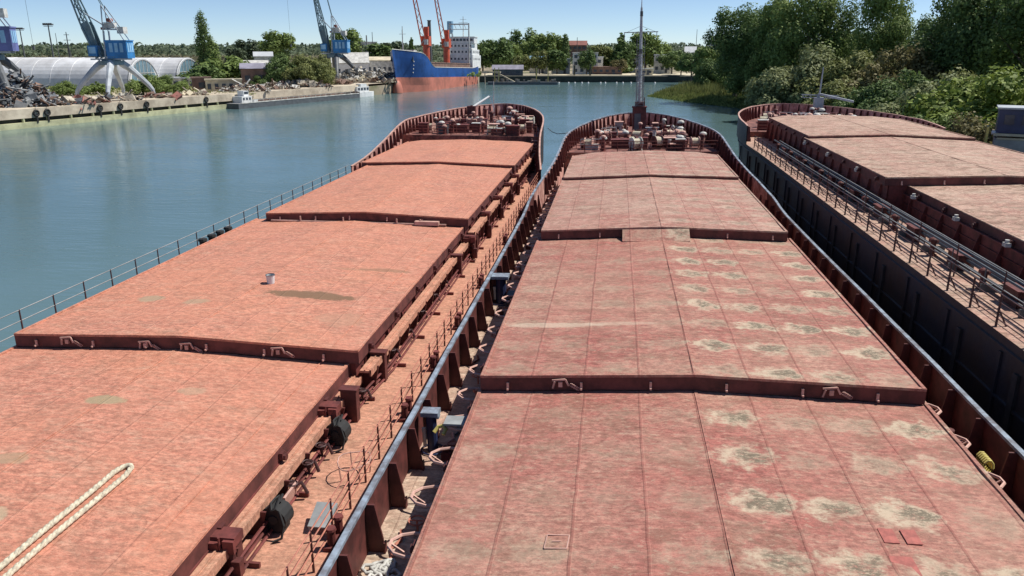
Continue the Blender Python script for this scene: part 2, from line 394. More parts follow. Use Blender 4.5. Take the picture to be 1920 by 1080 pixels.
# far hills behind the harbour
def hills(name, x0, x1, D, z0, h, mat):
    mb = MB(); A = []; B = []; C = []
    for i in range(41):
        x = x0+(x1-x0)*i/40; n_ = noise.noise(Vector((x*.004, D*.01, 3)))
        A.append(xy(x, D, z0-2)); B.append(xy(x, D+60, z0+h*(.55+.3*n_))); C.append(xy(x, D+400, z0+h*(.8+.3*n_)))
    mb.strip(A, B).strip(B, C)
    return mb.build(name, mat)
hills_mat = plain('dry_hill_ground', (.10, .11, .06), .95, .3, .01)
struct(hills('hills', -500, 2600, 1050, 3, 14, hills_mat), 'low wooded ridge on the horizon')

# ------------------------------------------------------------------ ships
def smooth01(a, b_, v):
    t_ = max(0, min(1, (v-a)/(b_-a))); return t_*t_*(3-2*t_)
NARROW = {8.65: 7.5, 8.45: 7.35, 8.95: 7.6, 8.75: 8.9}
def bow_hw(Y, y0, L, hw=8.65):
    """half width of the deck line"""
    w1 = hw-(hw-NARROW.get(hw, 7.5))*smooth01(y0-16, y0+1, Y)
    if Y <= y0: return w1
    t_ = min(1, (Y-y0)/L); return w1*(max(0, 1-t_**1.8))**.6
def outline(y0, L, ys=-34):
    Y = [ys]+list(range(int(ys)+4, int(y0)-18, 4)); q = y0-18
    while q < y0+L*.7: Y.append(q); q += 1.5
    for k in range(1, 12): Y.append(y0+L*(.7+.3*(1-(1-k/11)**2)))
    return sorted(set(Y))

def make_cover(ship, name, x0, x1, y0, y1, z, mat, camber=.24, skirt=.45, cut=0, wheels=True, seed=0):
    mb = MB(); NX, NY = 24, 18; xm = (x0+x1)/2
    def top(x, y):
        return z+camber*(1-abs(x-xm)/((x1-x0)/2))+.035*noise.noise(Vector((x*.9+seed, y*.7, seed)))
    g_ = []
    for j in range(NY+1):
        y = y0+(y1-y0)*j/NY; row = []
        ins = max(0, (y-(y1-cut)))*1.0 if cut else 0
        for i in range(NX+1):
            x = (x0+ins)+(x1-x0-2*ins)*i/NX; row.append(len(mb.v)); mb.v.append(Vector((x, y, top(x, y))))
        g_.append(row)
    for j in range(NY):
        for i in range(NX): mb.f.append((g_[j][i], g_[j][i+1], g_[j+1][i+1], g_[j+1][i]))
    ring = g_[0]+[g_[j][NX] for j in range(1, NY+1)]+g_[NY][::-1][1:]+[g_[j][0] for j in range(NY-1, 0, -1)]
    k = len(mb.v)
    for i in ring: p = mb.v[i]; mb.v.append(Vector((p.x, p.y, z-skirt+(p.z-z)*(.9))))
    n = len(ring)
    for i in range(n): mb.f.append((ring[i], ring[(i+1) % n], k+(i+1) % n, k+i))
    o = mb.build(name, mat, ship)
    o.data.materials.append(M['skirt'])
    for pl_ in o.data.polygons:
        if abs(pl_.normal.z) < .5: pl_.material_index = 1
    # welded edge bar and centre ridge strip
    e = MB()
    for xa, dz_, hw_ in ((x0+.06, .045, .05), (x1-.06, .045, .05), (x1-1.0, .058, .02))[:3 if mat == 'cover_left' else 2]: e.bb(xa-hw_, xa+hw_, y0+.02, y1-.05-cut, z-.02, z+dz_)
    e.strip([(x0, y0-.012, z+.03), (xm, y0-.012, z+camber+.03), (x1, y0-.012, z+.03)], [(x0, y0+.11, z+.032), (xm, y0+.11, z+camber+.032), (x1, y0+.11, z+.032)])
    e.strip([(x0, y0-.012, z+.03), (xm, y0-.012, z+camber+.03), (x1, y0-.012, z+.03)], [(x0, y0-.012, z-.05), (xm, y0-.012, z+camber-.05), (x1, y0-.012, z-.05)])
    e.bar((xm, y0+.1, z+camber+.005), (xm, y1-.1, z+camber+.005), .09, .02)
    e.build('edge_bar', mat, o)
    cm_ = MB(); cm_.box((0, -.04, 0), (.07, .06, .22)).box((0, -.09, -.08), (.05, .12, .05)); me = cm_.mesh('cleat', 'pinksteel')
    q = x0+.9
    while q < x1-.5:
        link('cleat', me, o, (q+.05*math.sin(q*7), y0-.01, z-.30+camber*(1-abs(q-xm)/((x1-x0)/2)))); q += 2.15
    if wheels:
        wb = MB(); wb.box((0, 0, 0), (.10, .22, .20)); wb.cone((.05, 0, -.05), (.12, 0, -.05), .1, .1, 8)
        me = wb.mesh('side_roller', 'oxide_dk')
        q = y0+1.2
        while q < y1-.6:
            for s_ in (-1, 1):
                r = link('side_roller', me, o, ((x0-.07 if s_ < 0 else x1+.07), q, z-.22)); r.rotation_euler = (0, 0, math.pi if s_ < 0 else 0)
            q += 3.4
    return o
def lug(cover, x, y, z):
    mb = MB(); y -= .06
    mb.bar((x-.3, y, z-.08), (x+.1, y, z-.04), .05).bar((x+.1, y, z-.04), (x+.2, y, z-.24), .05).bar((x-.22, y-.03, z-.1), (x-.28, y, z-.34), .05).box((x-.05, y, z-.2), (.12, .08, .16))
    for k in range(5): mb.tube([(x+.28+.05*math.cos(a)*1.2+k*.05, y-.03, z-.2-k*.03+.05*math.sin(a)) for a in [i*math.pi/3 for i in range(6)]], .014, 4, True)
    mb.build('lifting_lug', 'pinksteel', cover)

def make_hull(ship, y0, L, dz, hw, focs_z, bul):
    """dz deck height over water; returns stations"""
    st = outline(y0, L)
    def pr(side, Y, z):           # shell narrows towards the waterline in the bow
        h = bow_hw(Y, y0, L, hw); fl = 1-smooth01(0, dz+bul(y0+L), z+dz)
        back = smooth01(y0-5, y0+L, Y)
        return Vector((side*(h*(1-.35*fl*back)), Y-fl*back*5.5, z))
    mb = MB()
    lv = [-dz-1.0, -dz*.5, -.4, 0]
    for s_ in (-1, 1):
        for a, b_ in zip(lv, lv[1:]): mb.strip([pr(s_, Y, a) for Y in st], [pr(s_, Y, b_) for Y in st])
    # forecastle side
    sf = [Y for Y in st if Y >= y0+3]
    for s_ in (-1, 1): mb.strip([pr(s_, Y, 0) for Y in sf], [pr(s_, Y, focs_z) for Y in sf])
    mb.strip([(-hw, st[0], -dz-1), (hw, st[0], -dz-1)], [(-hw, st[0], 0), (hw, st[0], 0)])
    for s_ in (-1, 1):  # rubbing strakes
        for z in (-.35, -2.0 if dz > 3 else -1.5):
            mb.tube([pr(s_, Y, z)+Vector((s_*.02, 0, 0)) for Y in st if Y < y0+8], .07, 5)
    q = 4
    while q < y0:
        for s_ in (-1, 1): mb.box((s_*(bow_hw(q, y0, L, hw)+.03), q, -dz*.5-.2), (.09, .16, dz-.6))
        q += 4.2
    mb.build('hull', 'hull_dk', ship)
    if dz > 5:
        rm = MB(); rm.box((0, 0, -dz*.5-.35), (.20, .30, dz-.9)); me = rm.mesh('hull_rib', 'rustrib'); q = 7
        while q < y0-4:
            link('hull_rib', me, ship, (-(bow_hw(q, y0, L, hw)+.0), q, 0)); q += 4.2
    return st, pr

def make_deck(ship, st, y0, L, hw, focs_z, mat):
    mb = MB(); sd_ = [Y for Y in st if Y <= y0+3.2]
    mb.strip([(-bow_hw(Y, y0, L, hw), Y, 0) for Y in sd_], [(bow_hw(Y, y0, L, hw), Y, 0) for Y in sd_])
    mb.build('deck', mat, ship)
    fb = MB(); sf = [Y for Y in st if Y >= sd_[-1]]
    fb.strip([(-bow_hw(Y, y0, L, hw)+.01, Y, focs_z) for Y in sf], [(bow_hw(Y, y0, L, hw)-.01, Y, focs_z) for Y in sf])
    Y = sf[0]; wv = bow_hw(Y, y0, L, hw)
    fb.strip([(-wv, Y, 0), (wv, Y, 0)], [(-wv, Y, focs_z), (wv, Y, focs_z)])
    fb.build('forecastle', 'focs', ship)

def make_bulwark(ship, st, y0, L, hw, ztop, zdeck, ya, mat_in, step_y, mat_rail, tube_r=.13, name='bulwark', bracket_w=.42):
    ss = [Y for Y in st if Y >= ya-.01]
    mb = MB()
    loopL = [(-1, Y) for Y in ss]; loopR = [(1, Y) for Y in ss[::-1]]
    def P(s_, Y, z, ins): h = bow_hw(Y, y0, L, hw); return Vector((s_*max(0, h-ins), Y-(ins if h < .2 else 0), z))
    loop = loopL+loopR[1:]
    lb_ = [q for q in loop if q[1] >= y0-14]
    mb.strip([P(s_, Y, zdeck(Y), .06) for s_, Y in lb_], [P(s_, Y, ztop(Y), .06) for s_, Y in lb_])
    bw = mb.build(name, 'bulwark', ship)
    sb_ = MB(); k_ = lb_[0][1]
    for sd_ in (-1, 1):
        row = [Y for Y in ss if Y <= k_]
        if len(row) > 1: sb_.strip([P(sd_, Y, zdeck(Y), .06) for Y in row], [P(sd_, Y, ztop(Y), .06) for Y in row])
    if sb_.f: sb_.build('side_plating', 'oxide_dk', bw)  # midships plating takes darker oxide; its deep shade is put into the colour
    ob = MB(); ob.strip([P(s_, Y, zdeck(Y)-.05, -.012) for s_, Y in loop], [P(s_, Y, ztop(Y), -.012) for s_, Y in loop])
    ob.build('outer_plating', 'hull_dk', bw)
    rl = MB()
    A = [P(s_, Y, ztop(Y)+.01+.012*math.sin(Y*1.3), -.04+.012*math.sin(Y*.9)) for s_, Y in loop]; B = [P(s_, Y, ztop(Y)+.01+.012*math.sin(Y*1.3), .11+.012*math.sin(Y*.9)) for s_, Y in loop]
    A2 = [p+Vector((0, 0, .09)) for p in A]; B2 = [p+Vector((0, 0, .09)) for p in B]
    rl.strip(A, A2).strip(A2, B2).strip(B2, B).strip(B, A)
    rl.build('top_rail', mat_rail, bw)  # top rail in its own paint colour, passed per barge
    return bw, P

def bracket_mesh(h, w=.42):
    mb = MB(); mb.prism([(0, 0), (w, 0), (w*.92, h*.3), (w*.55, h), (0, h)], 'y', -.03, .03)
    mb.box((w, 0, .15), (.04, .16, .3)); return mb.mesh('bracket', 'oxide_dk')

def make_coaming(ship, segs, mat='oxide', stay_x=(.5, .5), step=2.1):
    mb = MB(); x0, x1 = min(s_[0] for s_ in segs), max(s_[1] for s_ in segs)
    for (a, b_, ya, yb, z) in segs:
        zt = z-.40
        mb.bb(a+.16, a+.24, ya, yb, 0, zt).bb(b_-.24, b_-.16, ya, yb, 0, zt)
        mb.bb(a+.02, a+.40, ya, yb, zt-.06, zt-.0).bb(b_-.40, b_-.02, ya, yb, zt-.06, zt-.0)
        mb.bb(a+.10, a+.18, ya, yb, zt*.45, zt*.45+.06).bb(b_-.18, b_-.10, ya, yb, zt*.45, zt*.45+.06)
    for (a, b_, ya, yb, z) in segs: mb.bb(a+.2, b_-.2, ya, ya+.08, 0, z-.42)
    e = segs[-1]; mb.bb(e[0]+1.4, e[1]-1.4, e[3]-.3, e[3]-.2, 0, e[4]-.4)
    s0 = segs[0]; mb.bb(s0[0]+.25, s0[1]-.25, s0[2], s0[2]+.1, 0, s0[4]-.4)
    o = mb.build('coaming', mat, ship)
    cnt = 0
    for (a, b_, ya, yb, z) in segs:
        zt = z-.46; s_ = MB(); s_.prism([(0, 0), (-.34, 0), (-.08, zt), (0, zt)], 'y', -.025, .025); me = s_.mesh('stay', mat)
        q = math.ceil(max(ya, 8)/step)*step
        while q < yb and cnt < 96:
            link('stay', me, o, (a+.16, q, 0)); r = link('stay', me, o, (b_-.16, q, 0), math.pi); cnt += 2; q += step
    return o

# --- deck gear builders
def bollard(ship, x, y, z, rz=0, mat='pinksteel', s=1):
    mb = MB(); mb.box((0, 0, .05), (1.1*s, .4*s, .1))
    for k in (-.32*s, .32*s): mb.cone((k, 0, .05), (k, 0, .62*s), .13*s, .13*s, 10).cone((k, 0, .62*s), (k, 0, .70*s), .17*s, .15*s, 10)
    o = mb.build('bollard', mat, ship, (x, y, z)); o.rotation_euler = (0, 0, rz); return o
def windlass(ship, x, y, z, mat='oxide', w=3.0):
    mb = MB(); mb.box((0, 0, .12), (w, 1.0, .24)).box((0, .0, .55), (.5, .8, .7))
    for k in (-1, 1): mb.box((k*w*.36, 0, .45), (.12, .7, .7))
    o = mb.build('windlass', mat, ship, (x, y, z))
    for k in (-1, 1):
        d = MB(); a = k*w*.12; b_ = k*w*.34
        d.cone((a, 0, .7), (b_, 0, .7), .3, .3, 12).cone((a, 0, .7), (a+k*.05, 0, .7), .46, .46, 12).cone((b_-k*.05, 0, .7), (b_, 0, .7), .46, .46, 12).cone((k*w*.38, 0, .7), (k*w*.5, 0, .7), .18, .26, 10)
        d.build('drum', 'pinksteel', o)
    return o
def vent(ship, x, y, z, h=.9, r=.16, mat='oxide_dk', cap='pinksteel'):
    mb = MB(); mb.cone((0, 0, 0), (0, 0, h), r, r, 10).cone((0, 0, 0), (0, 0, .06), r*1.7, r*1.7, 10)
    o = mb.build('vent', mat, ship, (x, y, z))
    c_ = MB(); c_.dome((0, 0, h), r*1.8, r*1.1).cone((0, 0, h-.08), (0, 0, h), r*1.8, r*1.8, 10); c_.build('vent_cap', cap, o); return o
def locker(ship, x, y, z, d, mat, top=None, name='deck_locker'):
    mb = MB(); mb.box((0, 0, d[2]/2), d)
    for k in (-1, 1): mb.box((k*d[0]*.38, -d[1]/2-.02, d[2]*.5), (.05, .05, d[2]*.9))
    o = mb.build(name, mat, ship, (x, y, z))
    l_ = MB(); l_.box((0, 0, d[2]+.03), (d[0]+.12, d[1]+.12, .06)).bar((-.2, -d[1]/2-.1, d[2]+.05), (.2, -d[1]/2-.1, d[2]+.05), .04); l_.build('lid', top or mat, o); return o
def reel(ship, x, y, z, r=.45, w=.7, rz=0, mat='pinksteel'):
    mb = MB(); mb.cone((-w/2, 0, r+.1), (-w/2+.05, 0, r+.1), r, r, 14).cone((w/2-.05, 0, r+.1), (w/2, 0, r+.1), r, r, 14)
    for k in (-1, 1): mb.bar((k*(w/2+.05), -.3, 0), (k*(w/2+.05), 0, r+.1), .06).bar((k*(w/2+.05), .3, 0), (k*(w/2+.05), 0, r+.1), .06)
    o = mb.build('hawser_reel', mat, ship, (x, y, z)); o.rotation_euler = (0, 0, rz)
    c_ = MB(); c_.cone((-w/2+.05, 0, r+.1), (w/2-.05, 0, r+.1), r*.75, r*.75, 14); c_.build('rope_coil', 'rope', o); return o
def rail_frame(ship, pts, z, h, mat, name='guard_rail', bars=3, r=.03, post_r=.035, posts=None, brace=False):
    mb = MB()
    for k in range(bars): mb.tube([(p[0], p[1], z+h*(k+1)/bars) for p in pts], r, 5)
    o = mb.build(name, mat[0], ship)
    pm = MB(); pm.cone((0, 0, 0), (0, 0, h+.02), post_r, post_r*.8, 6)
    if brace: pm.bar((0, 0, h*.55), (brace*.32, 0, 0), .045)
    me = pm.mesh('rail_post', mat[1])
    for p in posts: link('rail_post', me, o, (p[0], p[1], z))
    return o

def focs_gear(ship, y0, L, fz, var):
    rnd = random.Random(var)
    for k in range(80):
        Y = y0+3.9+(rnd.random()**1.3)*(L-8); h_ = bow_hw(Y, y0, L)-1.0
        if h_ < .6: continue
        X = rnd.uniform(-h_, h_); ty = rnd.random()
        if abs(X) < 1.3 and Y > y0+17: continue
        mt = rnd.choice(('oxide_dk', 'oxide', 'pinksteel', 'oxide_dk', 'greydk', 'oxide_dk', 'oxide', 'focs', 'dirtywhite'))
        if ty < .25: locker(ship, X, Y, fz, (rnd.uniform(.5, 1.5), rnd.uniform(.5, 1), rnd.uniform(.5, 1.1)), mt, rnd.choice(('pinksteel', 'dirtywhite', 'oxide')))
        elif ty < .5: vent(ship, X, Y, fz, rnd.uniform(.7, 1.5), rnd.uniform(.12, .22), mt, rnd.choice(('pinksteel', 'dirtywhite', 'oxide_dk')))
        elif ty < .65: bollard(ship, X, Y, fz, rnd.uniform(0, 3), mt, 1.2)
        elif ty < .78: reel(ship, X, Y, fz, rnd.uniform(.4, .6), rnd.uniform(.7, 1.1), rnd.uniform(-.6, .6), mt)
        else:
            mb = MB(); a = rnd.uniform(-.6, .6); w_ = rnd.uniform(.5, 1.2)
            mb.bar((-w_, 0, 0), (-w_, 0, 1.0), .06).bar((w_, 0, 0), (w_, 0, 1.0), .06).bar((-w_, 0, 1.0), (w_, 0, 1.0), .06).bar((-w_, 0, .5), (w_, 0, .5), .05).box((0, .3, .25), (w_*1.2, .5, .5))
            o = mb.build('pipe_stand', mt, ship, (X, Y, fz)); o.rotation_euler = (0, 0, a)
    windlass(ship, -2.6, y0+12.5, fz, 'oxide'); windlass(ship, 2.7, y0+12.2, fz, 'oxide_dk')
    for s_ in (-1, 1):
        bollard(ship, s_*4.9, y0+8.5, fz, .25*s_); bollard(ship, s_*3.3, y0+17.5, fz, .6*s_); bollard(ship, s_*1.4, y0+21.5, fz, .2*s_, s=.9)
        reel(ship, s_*5.0, y0+5.6, fz, .5, .8, .2*s_)
        vent(ship, s_*4.3, y0+11, fz, .9+.3*rnd.random(), .17); vent(ship, s_*1.6, y0+16, fz, .7, .14, 'oxide', 'dirtywhite')
        vent(ship, s_*3.6, y0+5.0, fz, 1.1, .2, 'oxide', 'dirtywhite')
    locker(ship, 3.9, y0+15.0, fz, (1.1, .8, .8), 'oxide_dk', 'dirtywhite'); locker(ship, -4.0, y0+14.4, fz, (1.3, .8, .7), 'pinksteel')
    locker(ship, -1.9, y0+6.3, fz, (1.9, 1.2, .8), 'oxide_dk', 'oxide', 'booby_hatch'); locker(ship, 2.3, y0+6.5, fz, (1.9, 1.2, .9), 'oxide_dk', 'pinksteel', 'booby_hatch')
    locker(ship, 1.6, y0+19.5, fz, (1.4, .7, .6), 'railblue')
    # chain from windlass to hawse
    for s_ in (-1, 1):
        mb = MB(); mb.tube([(s_*2.1, y0+13, fz+.8), (s_*1.9, y0+15, fz+.25), (s_*1.7, y0+19.5, fz+.1)], .07, 6); mb.build('anchor_chain', 'oxide_dk', ship)
    # break rail
    w_ = bow_hw(y0+3.2, y0, L)-.6
    px_ = [-w_+i*(2*w_)/9 for i in range(10)]
    rail_frame(ship, [(-w_, y0+3.4), (w_, y0+3.4)], fz, .95, ('oxide', 'oxide'), 'break_rail', 3, .03, .04, [(x, y0+3.4) for x in px_])

# ============ middle barge (the photographer's own vessel lies below the camera)
def empty_ship(name, cx, dz, heel):
    s_ = empty(name, (cx, 0, dz)); s_.rotation_euler = (0, heel, 0); return s_
MID = empty_ship('cargo_barge', 2.68, 3.6, R(-1.4))
tag(MID, 'middle red oxide cargo barge with tall white bow mast and puddle marked hatch covers', 'barge', 'river barges moored side by side')
y0m, Lm = 70, 28.2
def bulm(Y): return 1.4+.6*smooth01(48, 60, Y)+2.1*smooth01(56, 78, Y)-.05+.15*smooth01(78, 98, Y)
st, pr = make_hull(MID, y0m, Lm, 3.6, 8.45, 2.6, bulm)
make_deck(MID, st, y0m, Lm, 8.45, 2.6, 'deck_mid')
def dkm(Y): return 0 if Y < y0m+3 else 2.6
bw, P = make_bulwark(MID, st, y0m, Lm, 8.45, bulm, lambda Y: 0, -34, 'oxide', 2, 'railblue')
bme = bracket_mesh(1.35)
for q in range(8, 60, 2):
    for s_ in (-1, 1): link('bracket', bme, bw, (s_*8.38, q+.0, 0), 0 if s_ < 0 else math.pi)
def bow_brackets(bw, y0, L, hw, fz, ztop, step=1.3, hh=None, start=-9):
    me = bracket_mesh(1.4, .34)
    s_len = 0; Y = y0+start; last = None; out = []
    while Y < y0+L-.05:
        h = bow_hw(Y, y0, L, hw); p = Vector((h, Y))
        if last is None or (p-last).length >= step: out.append((Y, h)); last = p
        Y += .05
    for (Y, h) in out:
        d = bow_hw(min(Y+.1, y0+L), y0, L, hw)-bow_hw(Y-.1, y0, L, hw); ang = math.atan2(-d, .2)  # turning inwards
        zb = fz if Y > y0+3.2 else max(0, ztop(Y)-1.4)
        sz = (ztop(Y)-zb)/1.4
        for s_ in (-1, 1):
            o = link('bracket', me, bw, (s_*(h-.06), Y, zb)); o.scale = (1, 1, sz)
            o.rotation_euler = (0, 0, (-ang if s_ < 0 else math.pi+ang))
bow_brackets(bw, y0m, Lm, 8.45, 2.6, bulm)
cvA = make_cover(MID, 'hatch_cover', -6.50, 6.62, 2.6, 22.2, 1.9, 'cover_mid', seed=1)
cvB = make_cover(MID, 'hatch_cover', -6.42, 6.5, 21.55, 39.9, 2.4, 'cover_mid', seed=5)
cvC = make_cover(MID, 'hatch_cover', -6.2, 6.2, 39.2, 56.0, 2.9, 'cover_midfar', seed=9)
cvD = make_cover(MID, 'hatch_cover', -6.1, 6.1, 55.2, 68.6, 3.1, 'cover_midfar', seed=13, cut=1.6, camber=.2)
for x in (-3.9, 3.95): lug(cvB, x, 21.55, 2.45)
pl = MB(); pl.v = [Vector(p) for p in ((-2.0, 38.3, 2.60), (1.35, 38.3, 2.62), (1.35, 39.35, 3.16), (-2.0, 39.35, 3.10))]; pl.f = [(0, 1, 2, 3)]
k = len(pl.v); pl.strip([(-2.0, 38.3, 2.60), (1.35, 38.3, 2.62)], [(-2.0, 38.3, 2.45), (1.35, 38.3, 2.45)])
pl.build('bridging_plate', 'cover_mid', MID)
cm_ = MB()
for a_, b_2 in (((-3.75, 13.75), (-3.28, 13.78)), ((-3.28, 13.78), (-3.25, 14.25)), ((-3.25, 14.25), (-3.72, 14.22)), ((-3.72, 14.22), (-3.75, 13.75)), ((-3.6, 14.0), (-3.42, 14.02))):
    cm_.bar((a_[0], a_[1], 2.016), (b_2[0], b_2[1], 2.018), .025, .012)
cm_.build('chalk_mark', 'pinksteel', MID)
for (x_, y_, w_2, d_2) in ((3.4, 14.85, .30, .5), (3.85, 14.85, .3, .5), (3.4, 13.85, .45, .6)):
    cm_ = MB(); cm_.box((0, 0, 0), (w_2, d_2, .02)); cm_.build('patch_plate', 'patch', MID, (x_, y_, 2.02))
make_coaming(MID, [(-6.50, 6.62, 2.6, 21.6, 1.9), (-6.42, 6.5, 21.6, 39.3, 2.4), (-6.2, 6.2, 39.3, 55.3, 2.9), (-6.1, 6.1, 55.3, 68.2, 3.1)])
hp = MB(); hp.tube([(0, -.42, 0), (.35, -.44, 0), (.62, -.34, 0), (.80, -.12, 0), (.80, .12, 0), (.62, .34, 0), (.35, .44, 0), (0, .42, 0)], .042, 6)
hp.bar((.78, 0, 0), (.1, 0, -.5), .04)
hme = hp.mesh('pipe_hoop', 'pinksteel')
for q in range(8, 62, 2):
    for s_ in (-1, 1): link('pipe_hoop', hme, MID, (s_*6.52, q+.5, 1.35), math.pi if s_ < 0 else 0)
pp = MB()
for (x, z, r) in ((-6.56, 1.25, .035), (-6.62, .9, .04), (6.82, 1.3, .04)):
    pp.tube([(x, 4, z), (x, 22, z), (x+.05, 40, z+.4), (x+.1, 66, z+.8)], r, 6)
pp.build('deck_pipe', 'pinksteel', MID)
# deck gear on the left side deck
def gooseneck(ship, x, y, h, r, cap=True):
    mb = MB(); mb.cone((0, 0, 0), (0, 0, h), r, r, 12).tube([(-r*1.9+r*1.9*(1-math.cos(a)), 0, .02) for a in (0, 1, 2)], .01)
    mb.tube([(r*2.1*math.cos(i*math.pi/6), r*2.1*math.sin(i*math.pi/6)-.05, .05) for i in range(12)], .03, 5, True)
    o = mb.build('vent_post', 'navy', ship, (x, y, 0))
    c_ = MB(); c_.box((0, -.02, h+.06), (r*3.2, r*2.6, .14)).box((r*1.2, .05, h-.05), (.1, .2, .2)); c_.build('vent_cap', 'railblue', o)
    v_ = MB(); v_.cone((-r-.05, -.1, .2), (-r-.05, -.1, h*.55), .06, .06, 8).box((-r-.05, -.12, h*.6), (.12, .1, .14)); v_.build('valve', 'dirtywhite', o)
    return o
gooseneck(MID, -7.95, 21.2, 1.25, .17); gooseneck(MID, -7.9, 36.0, 1.3, .26)
lk = MB(); lk.box((0, 0, .3), (.7, 1.0, .6)); 
for k in range(3): lk.box((.0, -.55-.02, .12+k*.2), (.7, .08, .08))
lk.build('valve_chest', 'greydk', MID, (-7.2, 35.6, 0))
for y in (12.9, 16.9, 26.3, 30.5, 34.0, 44, 48): 
    vb = MB(); vb.tube([(.22*math.cos(i*math.pi/6), .22*math.sin(i*math.pi/6), .35) for i in range(12)], .025, 5, True).bar((0, 0, 0), (0, 0, .35), .05).bar((-.2, 0, .35), (.2, 0, .35), .03)
    vb.build('valve_wheel', 'oxide_or', MID, (-7.35+random.uniform(-.1, .1), y, 0))
rnd = random.Random(11)
for k in range(34):
    q = rnd.uniform(11, 66); x = rnd.choice((-1, 1)); xx = x*rnd.uniform(7.0, 7.9); ty = rnd.random(); mt = rnd.choice(('oxide_dk', 'oxide', 'pinksteel', 'greydk', 'oxide_or'))
    mb = MB()
    if ty < .4: mb.box((0, 0, .12), (.3, .4, .24)).box((0, 0, .28), (.2, .2, .1)).tube([(.15*math.cos(i), .15*math.sin(i), .34) for i in range(6)], .015, 4, True)
    elif ty < .7: mb.cone((0, 0, 0), (0, 0, .45), .07, .07, 8).cone((0, 0, .4), (0, 0, .5), .15, .13, 8).cone((0, 0, 0), (0, 0, .04), .16, .16, 8)
    else: mb.tube([(0, -.6, .05), (.1, -.3, .07), (-.05, 0, .05), (.12, .4, .06), (0, .8, .05)], .04, 5)
    mb.build(('tank_cap', 'sounding_pipe', 'loose_hose')[0 if ty < .4 else 1 if ty < .7 else 2], mt, MID, (xx, q, 0))
sb = MB(); sb.box((0, 0, 0), (.62, .55, .06)).box((0, .28, -.1), (.62, .04, .2)); o = sb.build('step_plate', 'grey', MID, (-6.98, 20.3, 1.5))
yb = MB(); yb.tube([(0, 0, 0), (.1, .12, .12), (.25, .14, .16), (.36, .03, .1), (.3, -.12, 0)], .06, 8); yb.build('yellow_hose', 'yellow', MID, (-7.6, 20.1, 1.2))
for k, q in enumerate(range(9, 64, 6)): bollard(MID, 7.7, q+1.2, 0, math.pi/2, 'oxide_dk')
for q in (40.5, 52.5, 62): bollard(MID, -7.6, q, 0, math.pi/2, 'pinksteel')
# mast
ms = MB(); zb = 2.6; H_ = 20.0-3.6
mast = MB(); mast.cone((0, 0, zb+3.0), (0, 0, 13.6), .20, .15, 10).cone((0, 0, 13.6), (0, 0, 16.0), .17, .12, 8).cone((0, 0, 16.0), (0, 0, 16.9), .07, .03, 6)
MAST = mast.build('mast', 'cranegrey', MID, (.15, 90.5, 0))
hs = MB(); hs.box((0, 0, zb+1.4), (1.5, 1.3, 2.8)).box((0, 0, zb+2.85), (1.65, 1.45, .1)); hs.box((0, 0, zb+3.1), (1.0, .9, .6)).cone((.55, -.3, zb), (.55, -.3, zb+3.9), .08, .05, 6); hs.build('mast_housing', 'oxide_dk', MAST)
dr = MB(); dr.box((-.2, -.68, zb+1.2), (.7, .05, 1.9)); dr.build('door', 'greydk', MAST)
la = MB()
for sx in (-1, 1):
    for sy in (-1, 1):
        la.bar((sx*.36, sy*.3, zb+3.3), (sx*.17, sy*.15, zb+8.8), .045)
for k in range(7):
    w0 = .36-.03*k; z0 = zb+3.3+k*.78
    for sy in (-1, 1): la.bar((-w0, sy*w0*.8, z0), (w0-.04, sy*w0*.8, z0+.78), .035)
for k in range(24): la.bar((-.42, -.5, zb+3+k*.3), (.42, -.5, zb+3+k*.3), .035)
for k in range(8): la.bar((-.42*(-1)**k, -.5, zb+3+k*.7), (.42*(-1)**k, -.5, zb+3.7+k*.7), .04)
la.bar((-.42, -.5, zb+2.9), (-.42, -.4, zb+10.2), .05).bar((.42, -.5, zb+2.9), (.42, -.4, zb+10.2), .05); la.build('ladder', 'grey', MAST)
yd = MB(); yd.bar((-1.85, 0, 13.45), (1.85, 0, 13.45), .09).bar((-1.8, 0, 12.5), (-1.8, 0, 13.45), .07).bar((1.7, 0, 12.9), (1.7, 0, 13.45), .07).bar((-1.6, 0, 13.45), (0, 0, 14.1), .03).bar((1.6, 0, 13.45), (0, 0, 14.1), .03)
yd.build('yard', 'grey', MAST)
ln = MB(); ln.cone((0, -.25, 15.2), (0, -.25, 15.6), .16, .16, 8).cone((0, -.25, 11.3), (0, -.25, 11.7), .17, .17, 8).box((0, -.15, 15.15), (.35, .5, .06)).box((0, -.15, 11.25), (.35, .5, .06)); ln.build('mast_light', 'greydk', MAST)
focs_gear(MID, y0m, Lm, 2.6, 3)

# ============ left barge
LEF = empty_ship('cargo_barge', -14.85, 3.9, 0)
tag(LEF, 'left orange pink cargo barge with open deck rails and a bucket on its hatch covers', 'barge', 'river barges moored side by side')
y0l, Ll = 78, 28.6
def bull(Y): return 1.2+2.9*smooth01(66, 84, Y)+.1*smooth01(84, 106, Y)
st, pr = make_hull(LEF, y0l, Ll, 3.9, 8.95, 2.7, bull)
make_deck(LEF, st, y0l, Ll, 8.95, 2.7, 'deck_left')
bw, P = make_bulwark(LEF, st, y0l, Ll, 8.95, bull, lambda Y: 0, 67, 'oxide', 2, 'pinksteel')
bow_brackets(bw, y0l, Ll, 8.95, 2.7, bull, 1.1, start=-10)
lA = make_cover(LEF, 'hatch_cover', -6.45, 6.15, 3.0, 24.3, 1.2, 'cover_left', seed=21)
lB = make_cover(LEF, 'hatch_cover', -6.35, 6.5, 23.6, 43.4, 1.7, 'cover_left', seed=25)
lC = make_cover(LEF, 'hatch_cover', -5.4, 6.75, 42.7, 62.9, 2.2, 'cover_left', seed=29)
lD = make_cover(LEF, 'hatch_cover', -5.85, 6.95, 62.2, 78.4, 2.43, 'cover_left', seed=33, cut=1.2, camber=.2)
